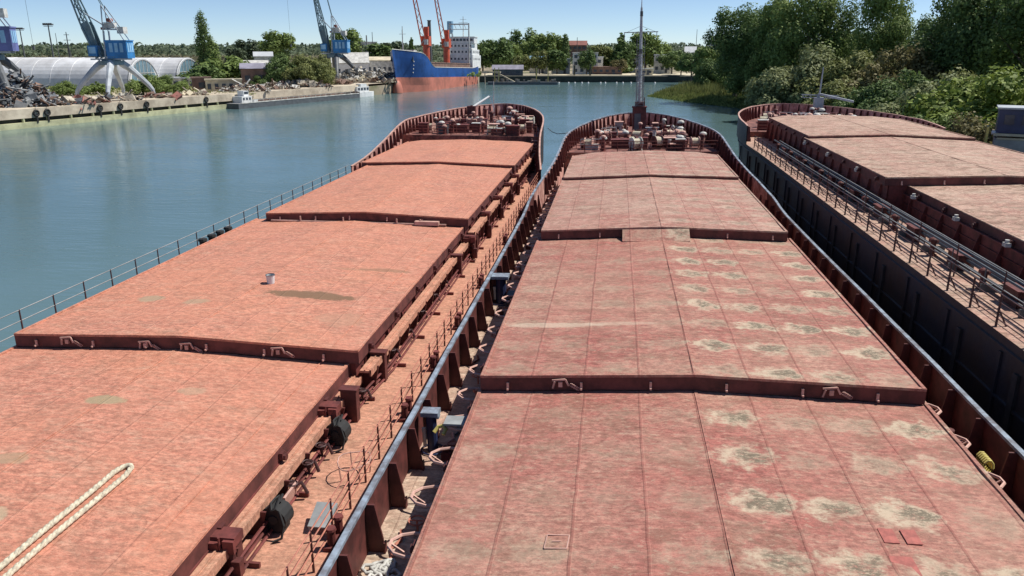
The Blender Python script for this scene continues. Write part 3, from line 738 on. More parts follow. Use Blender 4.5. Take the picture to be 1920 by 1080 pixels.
for x in (-4.2, -1.2, .35, 3.7): lug(lB, x, 23.6, 1.76)
make_coaming(LEF, [(-6.45, 6.2, 3.0, 23.7, 1.2), (-6.35, 6.5, 23.7, 42.8, 1.7), (-5.4, 6.7, 42.8, 62.3, 2.2), (-5.85, 6.9, 62.3, 78.0, 2.43)], 'oxide')
fl = MB()   # coaming flange outboard of the covers, with its face plate and rail track
fl.bb(6.15, 6.55, 3, 23.6, .68, .76).bb(6.52, 6.57, 3, 23.6, .56, .80).bb(6.30, 6.34, 3, 23.6, .76, .80)
fl.bb(6.5, 6.9, 23.6, 42.8, .92, 1.0).bb(6.85, 6.91, 23.6, 42.8, .80, 1.04).bb(6.66, 6.70, 23.6, 42.8, 1.0, 1.04)
fl.bb(6.7, 7.12, 42.8, 78, 1.32, 1.40).bb(7.08, 7.13, 42.8, 78, 1.2, 1.45)
fl.bb(-7.0, -6.3, 3, 78, .68, .74)
fl.build('coaming_flange', 'deck_left', LEF)
sm_ = MB(); sm_.prism([(0, 0), (.30, 0), (.42, .1), (.56, .68), (0, .68)], 'y', -.03, .03); sme = sm_.mesh('flange_stay', 'oxide_dk')
for q in [x*1.45+4 for x in range(0, 50)]:
    o = link('flange_stay', sme, LEF, (6.1 if q < 23.6 else 6.35 if q < 42.8 else 6.56, q, 0)); o.scale = (1.1, 1, 1 if q < 23.6 else 1.34 if q < 42.8 else 1.94)
# drive units on the flange and heavy end posts
for (q, kk) in ((14.2, 0), (20.9, 0), (42.2, 1), (47.5, 1), (53, 1), (58.5, 1), (62.6, 1)):
    x = 6.35 if not kk else 6.9; z = .8 if not kk else 1.12 if q < 42.8 else 1.42
    d = MB(); d.box((0, 0, .12), (.75, .42, .24)).box((-.15, -.26, .0), (.34, .14, .3)).box((.25, -.24, .04), (.26, .12, .32)).cone((.05, -.3, -.02), (.05, -.3, .3), .03, .03, 6)
    d.build('drive_unit', 'oxide', LEF, (x, q, z))
    e = MB(); e.box((0, 0, z*.5), (.26, .26, z)).cone((.05, -.25, .1), (.05, -.25, z*.8), .1, .1, 8).box((.2, -.3, z*.35), (.2, .2, z*.5)); e.build('drive_post', 'oxide_dk', LEF, (x+.18, q+.1, 0))
for q in (21.9, 25.1, 38.8, 43.8): 
    e = MB(); e.box((0, 0, .55), (.52, .30, 1.1)).box((0, 0, 1.12), (.6, .38, .06)); e.build('hinge_post', 'oxide_dk', LEF, (6.72 if q < 26 else 6.85, q, 0))
for q in (15.9, 20.35):
    e = MB(); e.cone((-.02, -.22, .40), (.04, .22, .42), .36, .33, 14).cone((0, -.27, .42), (0, -.22, .42), .12, .12, 10).box((0, .05, .1), (.4, .4, .2)).tube([(.1*math.cos(i), .35*math.sin(i*.9), .78+.05*math.sin(i*2)) for i in range(9)], .035, 5).tube([(.2, -.3, .7), (.34, -.4, .4), (.3, -.5, .1), (.1, -.6, .04)], .035, 5); e.build('hose_drum', 'rubber', LEF, (6.85, q, 0), smooth=False)
for q, w_ in ((17.2, .5), (18.3, .35), (19.3, .4), (23.1, .4), (26.8, .4), (29, .4), (31.4, .35), (33.8, .4), (36, .4)):
    e = MB(); e.tube([(0, 0, 0), (0, 0, .5), (w_*.4, .1, .62), (w_*.7, .1, .3)], .05, 6).box((0, .05, .55), (.18, .18, .14)).tube([(.15*math.cos(i*math.pi/5), .15*math.sin(i*math.pi/5)-.05, .66) for i in range(10)], .02, 4, True)
    e.build('deck_valve', 'rail_dk', LEF, (6.72, q, -.12))
pb = MB()
for (x, z) in ((6.62, .12), (6.76, .10), (6.66, .34)): pb.tube([(x, 4, z), (x, 23, z), (x+.25, 26, z), (x+.35, 78, z)], .045, 5)
for q in range(5, 76, 3): pb.box((6.8+(.3 if q > 24 else 0), q+.4, .06), (.5, .08, .14))
pb.build('deck_pipe', 'oxide', LEF)
pb = MB(); pb.box((0, 0, .32), (.06, .85, .42), rot=Matrix.Rotation(R(12), 3, 'Y')); pb.build('pink_panel', 'pinksteel', LEF, (6.75, 16.9, 0))
# guard rails along both sides
ysr = [4+1.3*i for i in range(50)]
rail_frame(LEF, [(8.35, y) for y in (2, 20, 40, 68)], 0, 1.1, ('oxide_or', 'oxide_dk'), 'guard_rail', 4, .018, .034, [(8.35, y) for y in ysr], brace=-1)
rail_frame(LEF, [(-8.95, y) for y in (2, 20, 40, 68)], 0, 1.35, ('grey', 'rail_dk'), 'guard_rail', 3, .022, .04, [(-8.95, 3+2.0*i) for i in range(33)])
# loose wire hoop, plank, small gear on the walkway
e = MB(); e.tube([(.45*math.cos(i*math.pi/8), .55*math.sin(i*math.pi/8), .5+.05*math.sin(i)) for i in range(16)], .018, 5, True)
for a in (.5, 2.2, 3.9, 5.4): e.bar((.45*math.cos(a), .55*math.sin(a), .5), (.4*math.cos(a), .5*math.sin(a), 0), .03)
e.build('wire_hoop', 'pinksteel', LEF, (7.95, 18.6, 0))
for q in (15.6, 22.4, 26.5, 31, 37, 46, 54): bollard(LEF, 8.45, q, 0, math.pi/2, 'oxide', .8)
for (x, q) in ((-8.3, 41), (-8.3, 43)): bollard(LEF, x, q, 0, math.pi/2, 'rubber', 1.6)
# end gear between covers B and C
e = MB(); e.tube([(-5.0, 42.5, 1.85), (5.5, 42.5, 1.87)], .05, 6)
for x in (-3.2, -.6, 2.6, 4.0): e.bar((x, 42.5, 1.7), (x, 42.5, 2.15), .07)
e.box((4.4, 42.45, 1.95), (1.4, .3, .22)); e.build('cross_pipe', 'pinksteel', LEF)
ldr = MB()
for k in range(4): ldr.box((0, 0, .35*k+.2), (.75, .3, .05))
ldr.bar((-.38, 0, 0), (-.38, 0, 1.5), .05).bar((.38, 0, 0), (.38, 0, 1.5), .05); ldr.build('steps', 'pinksteel', LEF, (6.9, 79.6, 1.2))
# folded mast on the left bow
fm = MB(); pa = at(880, 205, D=97); pb_ = at(917, 181, D=99); off = Vector((-14.85, 0, 3.9))
fm.cone(pa-off, pb_-off, .16, .13, 8).bar(pb_-off, pb_-off+Vector((.5, .3, -1.4)), .06).bar(pb_-off+Vector((-.1, 0, 0)), pb_-off+Vector((.6, .1, .05)), .05)
fm.bar(pb_-off+Vector((.5, .1, 0)), pb_-off+Vector((.5, .3, -1.8)), .05)
FM = fm.build('folded_mast', 'white', LEF)
e = MB(); p = pa-off; e.box((p.x+.25, p.y+.2, 3.6), (1.0, .9, 2.2)).box((p.x+.3, p.y, 4.3), (.25, .25, 1.0)); e.build('mast_housing', 'oxide_dk', FM)
e = MB(); p = at(926, 205, D=103)-off; e.cone((p.x, p.y, 2.7), (p.x, p.y, 7.4), .05, .035, 6); e.build('flagstaff', 'dirtywhite', LEF)
focs_gear(LEF, y0l, Ll, 2.7, 8)

# ============ right barge
RIG = empty_ship('cargo_barge', 21.4, 6.65, 0)
tag(RIG, 'right high riding black sided cargo barge with chalky pink hatch covers beside the wooded bank', 'barge', 'river barges moored side by side')
y0r, Lr = 80, 24
def bulr(Y): return 1.2+.7*smooth01(68, 84, Y)+.05*smooth01(80, 97, Y)
st, pr = make_hull(RIG, y0r, Lr, 6.65, 8.75, .55, bulr)
make_deck(RIG, st, y0r, Lr, 8.75, .55, 'cover_right')
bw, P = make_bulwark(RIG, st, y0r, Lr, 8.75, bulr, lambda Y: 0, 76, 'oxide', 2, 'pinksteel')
bow_brackets(bw, y0r, Lr, 8.75, .55, bulr, 1.25, start=-3)
e = MB(); sr = [Y for Y in st if 2 <= Y <= 76.5]
e.strip([(bow_hw(Y, y0r, Lr, 8.75), Y, 0) for Y in sr], [(bow_hw(Y, y0r, Lr, 8.75), Y, 1.2) for Y in sr]); e.strip([(bow_hw(Y, y0r, Lr, 8.75)-.1, Y, 1.2) for Y in sr], [(bow_hw(Y, y0r, Lr, 8.75)+.1, Y, 1.2) for Y in sr])
e.build('side_plating', 'oxide', RIG)
make_cover(RIG, 'hatch_cover', -6.2, 6.3, 5, 25.6, 1.1, 'cover_right', seed=40)
make_cover(RIG, 'hatch_cover', -5.1, 6.3, 25, 46.0, 1.45, 'cover_right', seed=41)
make_cover(RIG, 'hatch_cover', -6.35, 6.4, 45.2, 65.2, 1.9, 'cover_right', seed=45)
make_cover(RIG, 'hatch_cover', -6.15, 6.3, 64.6, 83.4, 2.1, 'cover_right', seed=49, cut=1.8, camber=.2)
make_coaming(RIG, [(-6.2, 6.3, 5, 25.2, 1.1), (-5.3, 6.3, 25.2, 45.3, 1.45), (-6.3, 6.35, 45.3, 64.7, 1.9), (-6.1, 6.25, 64.7, 83, 2.1)], 'oxide')
e = MB()
for (x, z, r) in ((-7.35, .95, .05), (-6.75, .45, .07), (-6.95, .3, .07), (-7.15, .25, .05), (-6.6, .7, .05)): e.tube([(x, 5, z), (x, 40, z), (x+.1, 72, z)], r, 6)
for q in range(6, 72, 3): e.box((-6.95, q, .15), (1.0, .08, .3)).bar((-7.35, q, 0), (-7.35, q, .95), .04)
e.build('deck_pipe', 'greydk', RIG)
for q in (28, 33, 38, 43.5, 50, 57, 64):
    e = MB(); e.box((0, 0, .1), (.22, .3, .16)).cone((0, 0, .18), (0, 0, .3), .09, .09, 8); e.build('track_stop', 'dirtywhite', RIG, (-5.35 if q < 45 else -6.5, q, 1.05 if q < 45 else 1.5))
for q in range(27, 72, 5):
    locker(RIG, -6.85, q+1.5, 0, (.5, 1.1, .6), 'oxide_dk', 'oxide', 'deck_locker'); vent(RIG, -7.2, q+3.4, 0, .7, .12, 'oxide_dk', 'oxide')
yy = [6+1.0*i for i in range(62)]
rail_frame(RIG, [(-8.6, y) for y in (3, 20, 40, 60, 74)], 0, 1.1, ('rail_dk', 'rail_dk'), 'guard_rail', 4, .022, .045, [(-8.6, y) for y in [8+2.0*i for i in range(34)]], brace=1)
rail_frame(RIG, [(-7.6, y) for y in (3, 20, 40, 60, 68)], 0, 1.35, ('grey', 'rail_dk'), 'life_line', 2, .02, .035, [(-7.6, y) for y in [8+4.0*i for i in range(15)]])
# mast frame lowered on the bow
off = Vector((21.4, 0, 6.65)); p = at(1533, 207, D=100)-off; p.z = .55
fr = MB(); fr.box((p.x, p.y, 2.3), (1.0, .8, 1.8)).cone((p.x, p.y, 3.2), (p.x+.1, p.y, 6.6), .11, .06, 8)
fr.bar((p.x-.1, p.y, 3.6), (p.x+3.2, p.y-2.5, 2.9), .22).bar((p.x-.1, p.y, 3.6), (p.x-.6, p.y-.3, 1.6), .14)
fr.bar((p.x-2.0, p.y, 3.5), (p.x+2.2, p.y, 3.4), .10).bar((p.x-2, p.y, 3.2), (p.x+2.1, p.y, 3.1), .06)
for k in range(6): fr.bar((p.x-1.9+k*.8, p.y, 3.45), (p.x-1.6+k*.8, p.y, 3.12), .05)
fr.build('lowered_mast', 'cranegrey', RIG)
focs_gear(RIG, y0r, Lr-2, .55, 12)

# ============ loose things on the barges
rp = MB()
def strand(dx, yend, wob, r): return [(dx+wob*math.sin(i*.5), yend-i*.3, 5.19+.24*(1-abs(dx+2.97+wob)/6.3)*0) for i in range(0)]
def ztopA(x): # top of the left barge cover A in world space
    return 3.9+1.2+.24*(1-abs((x+14.85)+.15)/6.3)
pts = []
for i in range(34):
    y = 3.0+i*.385; x = -12.05+.05*math.sin(y*.9)-.02*(y-10); pts.append((x, y, ztopA(x)+.09))
for a in (.5, 1.2, 1.9, 2.6):
    pts.append((-12.07+.14-.14*math.cos(a), 15.75+.22*math.sin(a)+.1, ztopA(-12)+.09))
for i in range(34):
    y = 15.6-i*.385; x = -11.78+.04*math.sin(y*.8+1); pts.append((x, y, ztopA(x)+.09))
def helix(path, R_, r_, pitch, ph):
    out = []; L_ = 0; P3 = [Vector(p) for p in path]
    for a_, b_2 in zip(P3, P3[1:]):
        seg = (b_2-a_).length; n_ = max(2, int(seg/.045))
        d_ = (b_2-a_).normalized(); u_ = d_.cross(Vector((0, 0, 1))).normalized(); v_ = u_.cross(d_)
        for k_ in range(n_):
            t_ = k_/n_; an = 2*math.pi*(L_+seg*t_)/pitch+ph; out.append(a_.lerp(b_2, t_)+u_*R_*math.cos(an)+v_*R_*math.sin(an))
        L_ += seg
    return out
for k in range(3): rp.tube(helix(pts, .026, .04, .5, k*2.094), .046, 6)
rnd = random.Random(2)
for k in range(26):
    q = Vector(pts[rnd.randrange(0, 20)]); rp.bar(q, q+Vector((rnd.uniform(-.16, .16), rnd.uniform(-.12, .12), rnd.uniform(-.04, .05))), .012)
tag(rp.build('mooring_rope', 'rope', smooth=True), 'thick off white mooring rope doubled into a long loop on the near left hatch cover', 'rope')
bk = MB(); zc = 3.9+1.7+.22
bk.cone((0, 0, 0), (0, 0, .38), .15, .19, 14, caps=False).cone((0, 0, 0.01), (0, 0, .36), .135, .175, 14, caps=False).cone((0, 0, 0), (0, 0, .02), .15, .15, 14)
pbk = at(508, 531, z=zc)
BK = bk.build('bucket', 'white', None, (pbk.x, pbk.y, zc), smooth=False); tag(BK, 'small white bucket standing on the second left hatch cover beside a brown wet stain', 'bucket')
e = MB(); e.tube([(.19*math.cos(i*math.pi/9), .19*math.sin(i*math.pi/9), .38+.0*i) for i in range(18)], .015, 5, True).tube([(.19*math.cos(a), .02, .36-.1*math.sin(a)) for a in (0, .6, 1.2, 1.8, 2.4, 3.14)], .01, 5); e.build('handle', 'greydk', BK)
e = MB(); e.cone((0, 0, .30), (0, 0, .31), .165, .165, 14); e.build('inner_disc', 'greydk', BK)  # dark grey disc below the rim makes the bucket's inside dark
bkl = MB(); bkl.tube([at(1027, 240, D=92), at(1035, 247, D=90), at(1045, 251, D=86), at(1060, 250, D=80), at(1085, 241, D=84)], .04, 5)
tag(bkl.build('mooring_line', 'greydk'), 'dark mooring line slung between the bows of the left and middle barges', 'rope')
# white rags / rope tangle on middle barge deck
rg = MB(); rnd = random.Random(5)
for k in range(9):
    cx_, cy_ = rnd.uniform(-.3, .3), rnd.uniform(-.3, .3); rg.tube([(cx_+.16*math.cos(a)*rnd.uniform(.6, 1.3), cy_+.16*math.sin(a)*rnd.uniform(.6, 1.3), .04+.1*rnd.random()) for a in [i*math.pi/5 for i in range(10)]], .045, 6, True)
p = at(715, 1066, z=3.6); tag(rg.build('rope_tangle', 'dirtywhite', None, (p.x, p.y, 3.42), smooth=True), 'tangled white rope lying on the side deck left of the nearest middle hatch cover', 'rope')
rg = MB()
for k in range(6): rg.tube([(.3+.12*math.cos(a), k*.09-.25, .1+.22*math.sin(a)) for a in [i*math.pi/5 for i in range(10)]], .035, 6, True)
p = at(1846, 862, z=4.9); tag(rg.build('hose_coil', 'yellow', None, (p.x-.3, p.y, p.z-.2), smooth=True), 'pale yellow hose coil hung beside the right edge of the nearest middle hatch cover', 'hose')
e = MB(); p = at(607, 985, z=3.9); e.box((0, 0, .3), (.55, .75, .05), rot=Matrix.Rotation(R(20), 3, 'X')).bar((-.25, -.3, 0), (-.25, -.3, .2), .04).bar((.25, -.3, 0), (.25, -.3, .2), .04).bar((-.25, .3, 0), (-.25, .3, .38), .04).bar((.25, .3, 0), (.25, .3, .38), .04)
tag(e.build('wooden_board', 'grey', None, (p.x, p.y, 3.9)), 'small grey board on legs behind the guard rail of the left barge', 'board')

# ------------------------------------------------------------------ quay wall and fenders
def along(pts, sp):
    out = []; 
    for a, b_ in zip(pts, pts[1:]):
        a = Vector(a); b_ = Vector(b_); n = max(1, int((b_-a).length/sp))
        for i in range(n): out.append(a.lerp(b_, i/n))
    return out+[Vector(pts[-1])]
QW = empty('quay_wall', (-118, 138, 0)); tag(QW, 'long pale concrete quay wall on the left with dark undercut and green water line beam', 'wall')
o_ = Vector((-118, 138)); sh = left_shore[:5]
def qstrip(off_a, za, off_b, zb):
    mb = MB(); mb.strip([(p[0]+off_a-o_.x, p[1]-o_.y, za) for p in sh], [(p[0]+off_b-o_.x, p[1]-o_.y, zb) for p in sh]); return mb
mb = qstrip(-.9, QZ+.012, 0, QZ+.012); mb2 = qstrip(0, QZ+.012, 0, 1.9); k = len(mb.v); mb.v += mb2.v; mb.f += [tuple(i+k for i in f) for f in mb2.f]
mb2 = qstrip(0, 1.9, -1.0, 1.85); k = len(mb.v); mb.v += mb2.v; mb.f += [tuple(i+k for i in f) for f in mb2.f]
mb.build('fascia', 'concrete', QW)
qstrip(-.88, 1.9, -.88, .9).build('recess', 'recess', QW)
mb = qstrip(-1.2, 1.15, .25, 1.1); mb2 = qstrip(.25, 1.1, .25, -1); k = len(mb.v); mb.v += mb2.v; mb.f += [tuple(i+k for i in f) for f in mb2.f]
mb.build('water_beam', 'algae', QW)
pil = MB()
for p in along(sh, 5.0): pil.cone((p.x-o_.x-.3, p.y-o_.y, .8), (p.x-o_.x-.3, p.y-o_.y, 1.95), .28, .28, 8)
pil.build('pile_row', 'algae', QW)
fd = MB(); fd.tube([(0, .55*math.cos(i*math.pi/6), .55*math.sin(i*math.pi/6)) for i in range(12)], .2, 6, True).bar((0, 0, .5), (-.1, 0, 1.4), .05).box((.0, 0, -1.2), (.25, .35, 1.3))
fme = fd.mesh('tyre_fender', 'rubber')
FP = [(2, 212, 'leftmost'), (80, 211, 'second from the left'), (174, 203, 'third from the left'), (221, 200, 'fourth from the left'), (267, 196, 'fifth from the left'), (378, 187, 'rightmost')]
for x, y, wd in FP:
    p = at(x, y, z=2.7)
    for a, b_ in zip(sh, sh[1:]):
        if a[1] <= p.y <= b_[1]: p.x = a[0]+(b_[0]-a[0])*(p.y-a[1])/(b_[1]-a[1])
    o = link('tyre_fender', fme, None, (p.x+.25, p.y, 2.75), R(-17)); tag(o, 'black tyre fender hanging on the quay wall, '+wd+' of the six', 'fender', 'tyre fenders on the quay wall')

# ------------------------------------------------------------------ portal cranes
def portal_crane(loc, rz, label, boom_dir, boom_el, blen, house_mat='craneblue', house_rot=0, sc_=1, legmat='cranegrey'):
    root = empty('portal_crane', loc, rz); root.scale = (sc_,)*3; tag(root, label, 'crane', 'portal cranes on the quay')
    lm = MB()
    def leg(sx, sy):
        mb = MB(); pts = [(sx*1.5, sy*1.5, 8.7), (sx*2.6, sy*2.9, 7.4), (sx*3.8, sy*4.6, 5.3), (sx*4.9, sy*6.2, 3.1), (sx*5.4, sy*6.9, 1.8), (sx*5.5, sy*7.0, .9)]
        mb.tube(pts, [.95, .85, .7, .6, .5, .4], 8); o = mb.build('leg', legmat, root)
        b_ = MB(); b_.box((sx*5.5, sy*7.0, .45), (.7, 2.6, .6)).cone((sx*5.5-.2, sy*7-.8, .3), (sx*5.5+.2, sy*7-.8, .3), .3, .3, 10).cone((sx*5.5-.2, sy*7+.8, .3), (sx*5.5+.2, sy*7+.8, .3), .3, .3, 10)
        b_.build('bogie', 'dirtywhite', o)
    for sx in (-1, 1):
        for sy in (-1, 1): leg(sx, sy)
    mb = MB(); mb.cone((0, 0, 8.2), (0, 0, 9.2), 3.0, 3.0, 20).cone((0, 0, 9.2), (0, 0, 9.8), 2.2, 2.2, 20)
    for a in range(12): an = a*math.pi/6; mb.bar((3*math.cos(an), 3*math.sin(an), 9.2), (3*math.cos(an), 3*math.sin(an), 10.2), .06)
    mb.tube([(3*math.cos(i*math.pi/10), 3*math.sin(i*math.pi/10), 10.2) for i in range(20)], .05, 5, True)
    mb.build('slewing_ring', 'craneteal', root)
    up = empty('upper_works', (0, 0, 0), house_rot); up.parent = root
    # the slewing part turns as one, its pieces are sub-parts
    h = MB(); h.box((-2.6, 0, 11.9), (5.2, 4.2, 4.2)).box((-2.6, 0, 14.1), (5.5, 4.5, .25)); h.build('machinery_house', house_mat, up)
    wn = MB()
    for k in (-1.3, 0, 1.3):
        wn.box((-2.6+k, -2.13, 12.4), (.8, .06, 2.2)).box((-2.6+k, 2.13, 12.4), (.8, .06, 2.2))
    for k in (-1.2, 0, 1.2): wn.box((-5.23, k, 12.4), (.06, .8, 2.2))
    wn.build('side_panel', 'cranelight', up)
    c_ = MB(); c_.box((3.4, 1.2, 11.6), (2.2, 2.0, 2.6)); c_.build('operator_cab', house_mat, up)
    g_ = MB(); g_.box((4.53, 1.2, 11.8), (.06, 1.6, 1.6)).box((3.4, .17, 11.8), (1.7, .06, 1.6)).box((3.4, 2.23, 11.8), (1.7, .06, 1.6)); g_.build('cab_window', 'cranelight', up)
    fr = MB()
    for s_ in (-1.5, 1.5):
        fr.bar((.6, s_, 9.8), (.2, s_, 16.4), .35).bar((-4.6, s_, 14.2), (.2, s_*.6, 22.5), .22).bar((.4, s_, 14.2), (.2, s_*.6, 22.5), .22).bar((-4.6, s_, 9.6), (4.4, s_, 9.6), .35)
        fr.bar((-2.2, s_*.8, 18.4), (.3, s_*.8, 18.4), .16)
    fr.box((-1.4, 0, 16.8), (2.6, 2.4, .3)); fr.build('frame', 'cranegrey', up)
    wn = MB(); wn.box((-1.6, .3, 17.7), (1.6, 1.6, 1.3)).cone((-.2, -1.1, 17.6), (-.2, 1.1, 17.6), .7, .7, 12).box((-3.8, 0, 16.6), (1.6, 2.4, 1.6)); wn.build('luffing_gear', 'dirtywhite', up)
    rd = MB(); rd.cone((-1.0, -.9, 19.0), (-1.0, .9, 19.0), .5, .5, 10).box((.9, 0, 17.0), (.6, 1.4, .6)); rd.build('winch', 'roofred', up)
    # boom: two tapering side plates with lattice
    bd = Vector((math.cos(boom_el), 0, math.sin(boom_el))); b0 = Vector((2.4, 0, 10.0))
    bm_ = MB(); e = b0+bd*blen; nrm = Vector((-bd.z, 0, bd.x))
    for s_ in (-1, 1):
        for u in (-.9, .9): bm_.bar(b0+Vector((0, s_*1.3, 0))+nrm*u*.6, b0+bd*blen*.3+Vector((0, s_*1.0, 0))+nrm*u*1.1, .42).bar(b0+bd*blen*.3+Vector((0, s_*1.0, 0))+nrm*u*1.1, e+Vector((0, s_*.35, 0))+nrm*u*.3, .32)
    n = 16
    for i in range(n):
        t0, t1 = i/n, (i+1)/n
        for s_ in (-1, 1):
            w0 = 1.3-(.95)*t0; w1 = 1.3-.95*t1
            bm_.bar(b0+bd*blen*t0+Vector((0, s_*w0, 0))+nrm*(.9-.55*t0)*(1 if i % 2 else -1), b0+bd*blen*t1+Vector((0, s_*w1, 0))+nrm*(.9-.55*t1)*(-1 if i % 2 else 1), .18)
        bm_.bar(b0+bd*blen*t0+Vector((0, -w0, 0)), b0+bd*blen*t1+Vector((0, w1, 0)), .15)
    # solid web in the lower third
    for s_ in (-1, 1): 
        a_ = b0+Vector((0, s_*1.25, 0)); c1 = b0+bd*blen*.34+Vector((0, s_*.98, 0)); bm_.bar(a_, c1, .08, 1.5) if False else bm_.strip([a_-nrm*.6, c1-nrm*1.0], [a_+nrm*.6, c1+nrm*1.0])
    bm_.build('boom', 'craneteal', up)
    jb = MB(); jd = Vector((math.cos(boom_el-R(70)), 0, math.sin(boom_el-R(70)))); je = e+jd*9
    for s_ in (-.4, .4): jb.bar(e-jd*4+Vector((0, s_, .6)), je+Vector((0, s_*.4, 0)), .3).bar(e-jd*4+Vector((0, s_, 0)), Vector((.2, s_, 22.4)), .16)
    jb.build('jib', 'craneteal', up)
    cb = MB(); cb.bar(je, (je.x, 0, 12.5 if je.z > 14 else je.z-2), .05); cb.box((je.x, 0, 12.3), (.5, .4, .9)); cb.build('hook', 'greydk', up)
    rd_ = MB(); rd_.bar((.2, 0, 17.5), b0+bd*blen*.45, .28); rd_.build('luffing_strut', 'cranegrey', up)
    return root
QR = R(-16)
p = xy(205, 216); portal_crane((p.x, p.y, QZ-.02), QR, 'pale grey portal crane with bright blue house nearest the white vaulted warehouses', 0, R(73), 26, house_rot=R(205), sc_=.94)
p = xy(627, 300); portal_crane((p.x, p.y, QZ-.02), QR, 'smaller looking portal crane with blue cab between the dark trees and the blue ship', 0, R(80), 27, house_rot=R(200), legmat='greydk')
p = xy(-30, 203); portal_crane((p.x, p.y, QZ-.02), R(20), 'violet blue cabin of a portal crane cut off by the left edge above the scrap', 0, R(60), 27, 'purple', R(185), 1.12, 'greydk')

# ------------------------------------------------------------------ scrap heaps, sheds and halls on the quay
def edge_d(x):
    d_ = xy(x, 1.0); best = 0
    for a_, b_2 in zip(left_shore, left_shore[1:]):
        ax, ay = a_; bx, by = b_2; ux, uy = bx-ax, by-ay; den = d_.x*uy-d_.y*ux
        if abs(den) < 1e-9: continue
        t_ = (ax*uy-ay*ux)/den; k_ = (ax*d_.y-ay*d_.x)/den
        if 0 <= k_ <= 1 and t_ > 0: best = max(best, t_)
    return best
def heap(loc, rx, ry, h, n, mats, label, seed, cat='heap', name='scrap_heap', grp='scrap heaps along the quay'):
    rnd = random.Random(seed); root = empty(name, loc, 0); tag(root, label, cat, grp)
    for mi, mt in enumerate(mats):
        mb = MB()
        for k in range(n):
            a = rnd.uniform(0, 2*math.pi); q = math.sqrt(rnd.random()); x, y = rx*q*math.cos(a), ry*q*math.sin(a); z = h*(1-q)*rnd.uniform(.5, 1)
            rot = Matrix.Rotation(rnd.uniform(0, 3), 3, 'Z')@Matrix.Rotation(rnd.uniform(-.8, .8), 3, 'X')@Matrix.Rotation(rnd.uniform(-.8, .8), 3, 'Y')
            ty = rnd.random(); s_ = rnd.uniform(.3, 1.0) if rnd.random() < .85 else rnd.uniform(1.3, 2.4)
            mb.box((x, y, z+.2), (2.6*s_, .25, .25) if ty < .4 else (1.3*s_, .9*s_, .15) if ty < .7 else (.9*s_, .8*s_, .7*s_), rot=rot)
        mb.build('scrap_iron' if mi == 0 else 'pale_debris' if mi == 1 else 'dark_debris', mt, root)
    return root
for i, (x, D, rx, ry, h, n, mats, lb) in enumerate([
    (14, 170, 9, 7, 7.5, 210, ('greydk', 'grey', 'scrap'), 'tall heap of grey and white machinery scrap at the left edge of the quay'),
    (75, 185, 7, 6, 3.5, 70, ('greydk', 'scrapw', 'scrap'), 'heap of pale pipes and dark scrap left of the nearest crane'),
    (105, 172, 7, 4, 1.1, 60, ('scrap', 'greydk', 'roofred'), 'low rusty red scrap row left of the nearest crane foot'),
    (150, 176, 6, 4, .9, 50, ('roofred', 'scrap', 'scrapw'), 'low rusty red scrap under the nearest crane'),
    (205, 190, 6, 4, 1.2, 50, ('greydk', 'scrapw', 'scrap'), 'dark scrap pile between the legs of the nearest crane'),
    (285, 205, 5, 2.5, .9, 40, ('roofred', 'scrap', 'scrapw'), 'bright rust orange scrap pile right of the nearest crane'),
    (335, 222, 8, 3, .8, 50, ('scrapw', 'cream', 'scrap'), 'thin pale rubble row below the brown hut'),
    (450, 232, 8, 4, 2.2, 70, ('scrap', 'scrapw', 'dirtywhite'), 'rusty rubble pile right of the cream ruined wall'),
    (500, 246, 9, 4, 1.6, 60, ('scrapw', 'dirtywhite', 'scrap'), 'pale rubble pile in front of the dark grey hall'),
    (560, 256, 10, 4, 2.2, 80, ('scrapw', 'scrap', 'greydk'), 'long rubble pile in front of the olive trees'),
    (610, 272, 8, 4, 2.5, 80, ('scrap', 'scrapw', 'brick'), 'brown rubble pile under the far crane'),
    (668, 300, 10, 6, 5.5, 120, ('scrapw', 'dirtywhite', 'greydk'), 'high pale rubble heap right of the far crane'),
    (712, 300, 9, 6, 4.8, 110, ('scrapw', 'dirtywhite', 'greydk'), 'high pale rubble heap next to the blue ship bow'),
    (690, 282, 10, 3, 1.6, 60, ('cream', 'scrapw', 'scrap'), 'cream rubble strip on the quay edge left of the blue ship')]):
    k_ = .55 if 60 < x < 345 else 1; D = max(D, edge_d(x)+ry*(.7 if k_ < 1 else 1)*1.35+4.2); p = xy(x, D, QZ-.05); heap(p, rx, ry*(.7 if k_ < 1 else 1), h*k_, int(n*(.6 if k_ < 1 else 1)), mats, lb, i)
for i, (x0, x1, D, y0_, y1_) in enumerate([(640, 735, 288, 163, 178)]):
    # dark timber jetty with piles beside the blue ship
    jt = empty('jetty', xy((x0+x1)/2, D, 0), R(0)); tag(jt, 'dark piled jetty under the rubble left of the blue ship', 'jetty')
    a = xy(x0, 275); b_ = xy(x1, 285); oo = jt.location
    mb = MB(); d = (b_-a); nn = 12
    for k in range(nn+1): q = a+d*k/nn-oo; mb.cone((q.x, q.y, -1), (q.x, q.y, 3.0), .3, .3, 8)
    mb.build('pile', 'recess', jt); mb = MB(); mb.bar(a-oo+Vector((0, 0, 3.1)), b_-oo+Vector((0, 0, 3.1)), 3.2, .4) ; mb.build('jetty_deck', 'brick', jt)

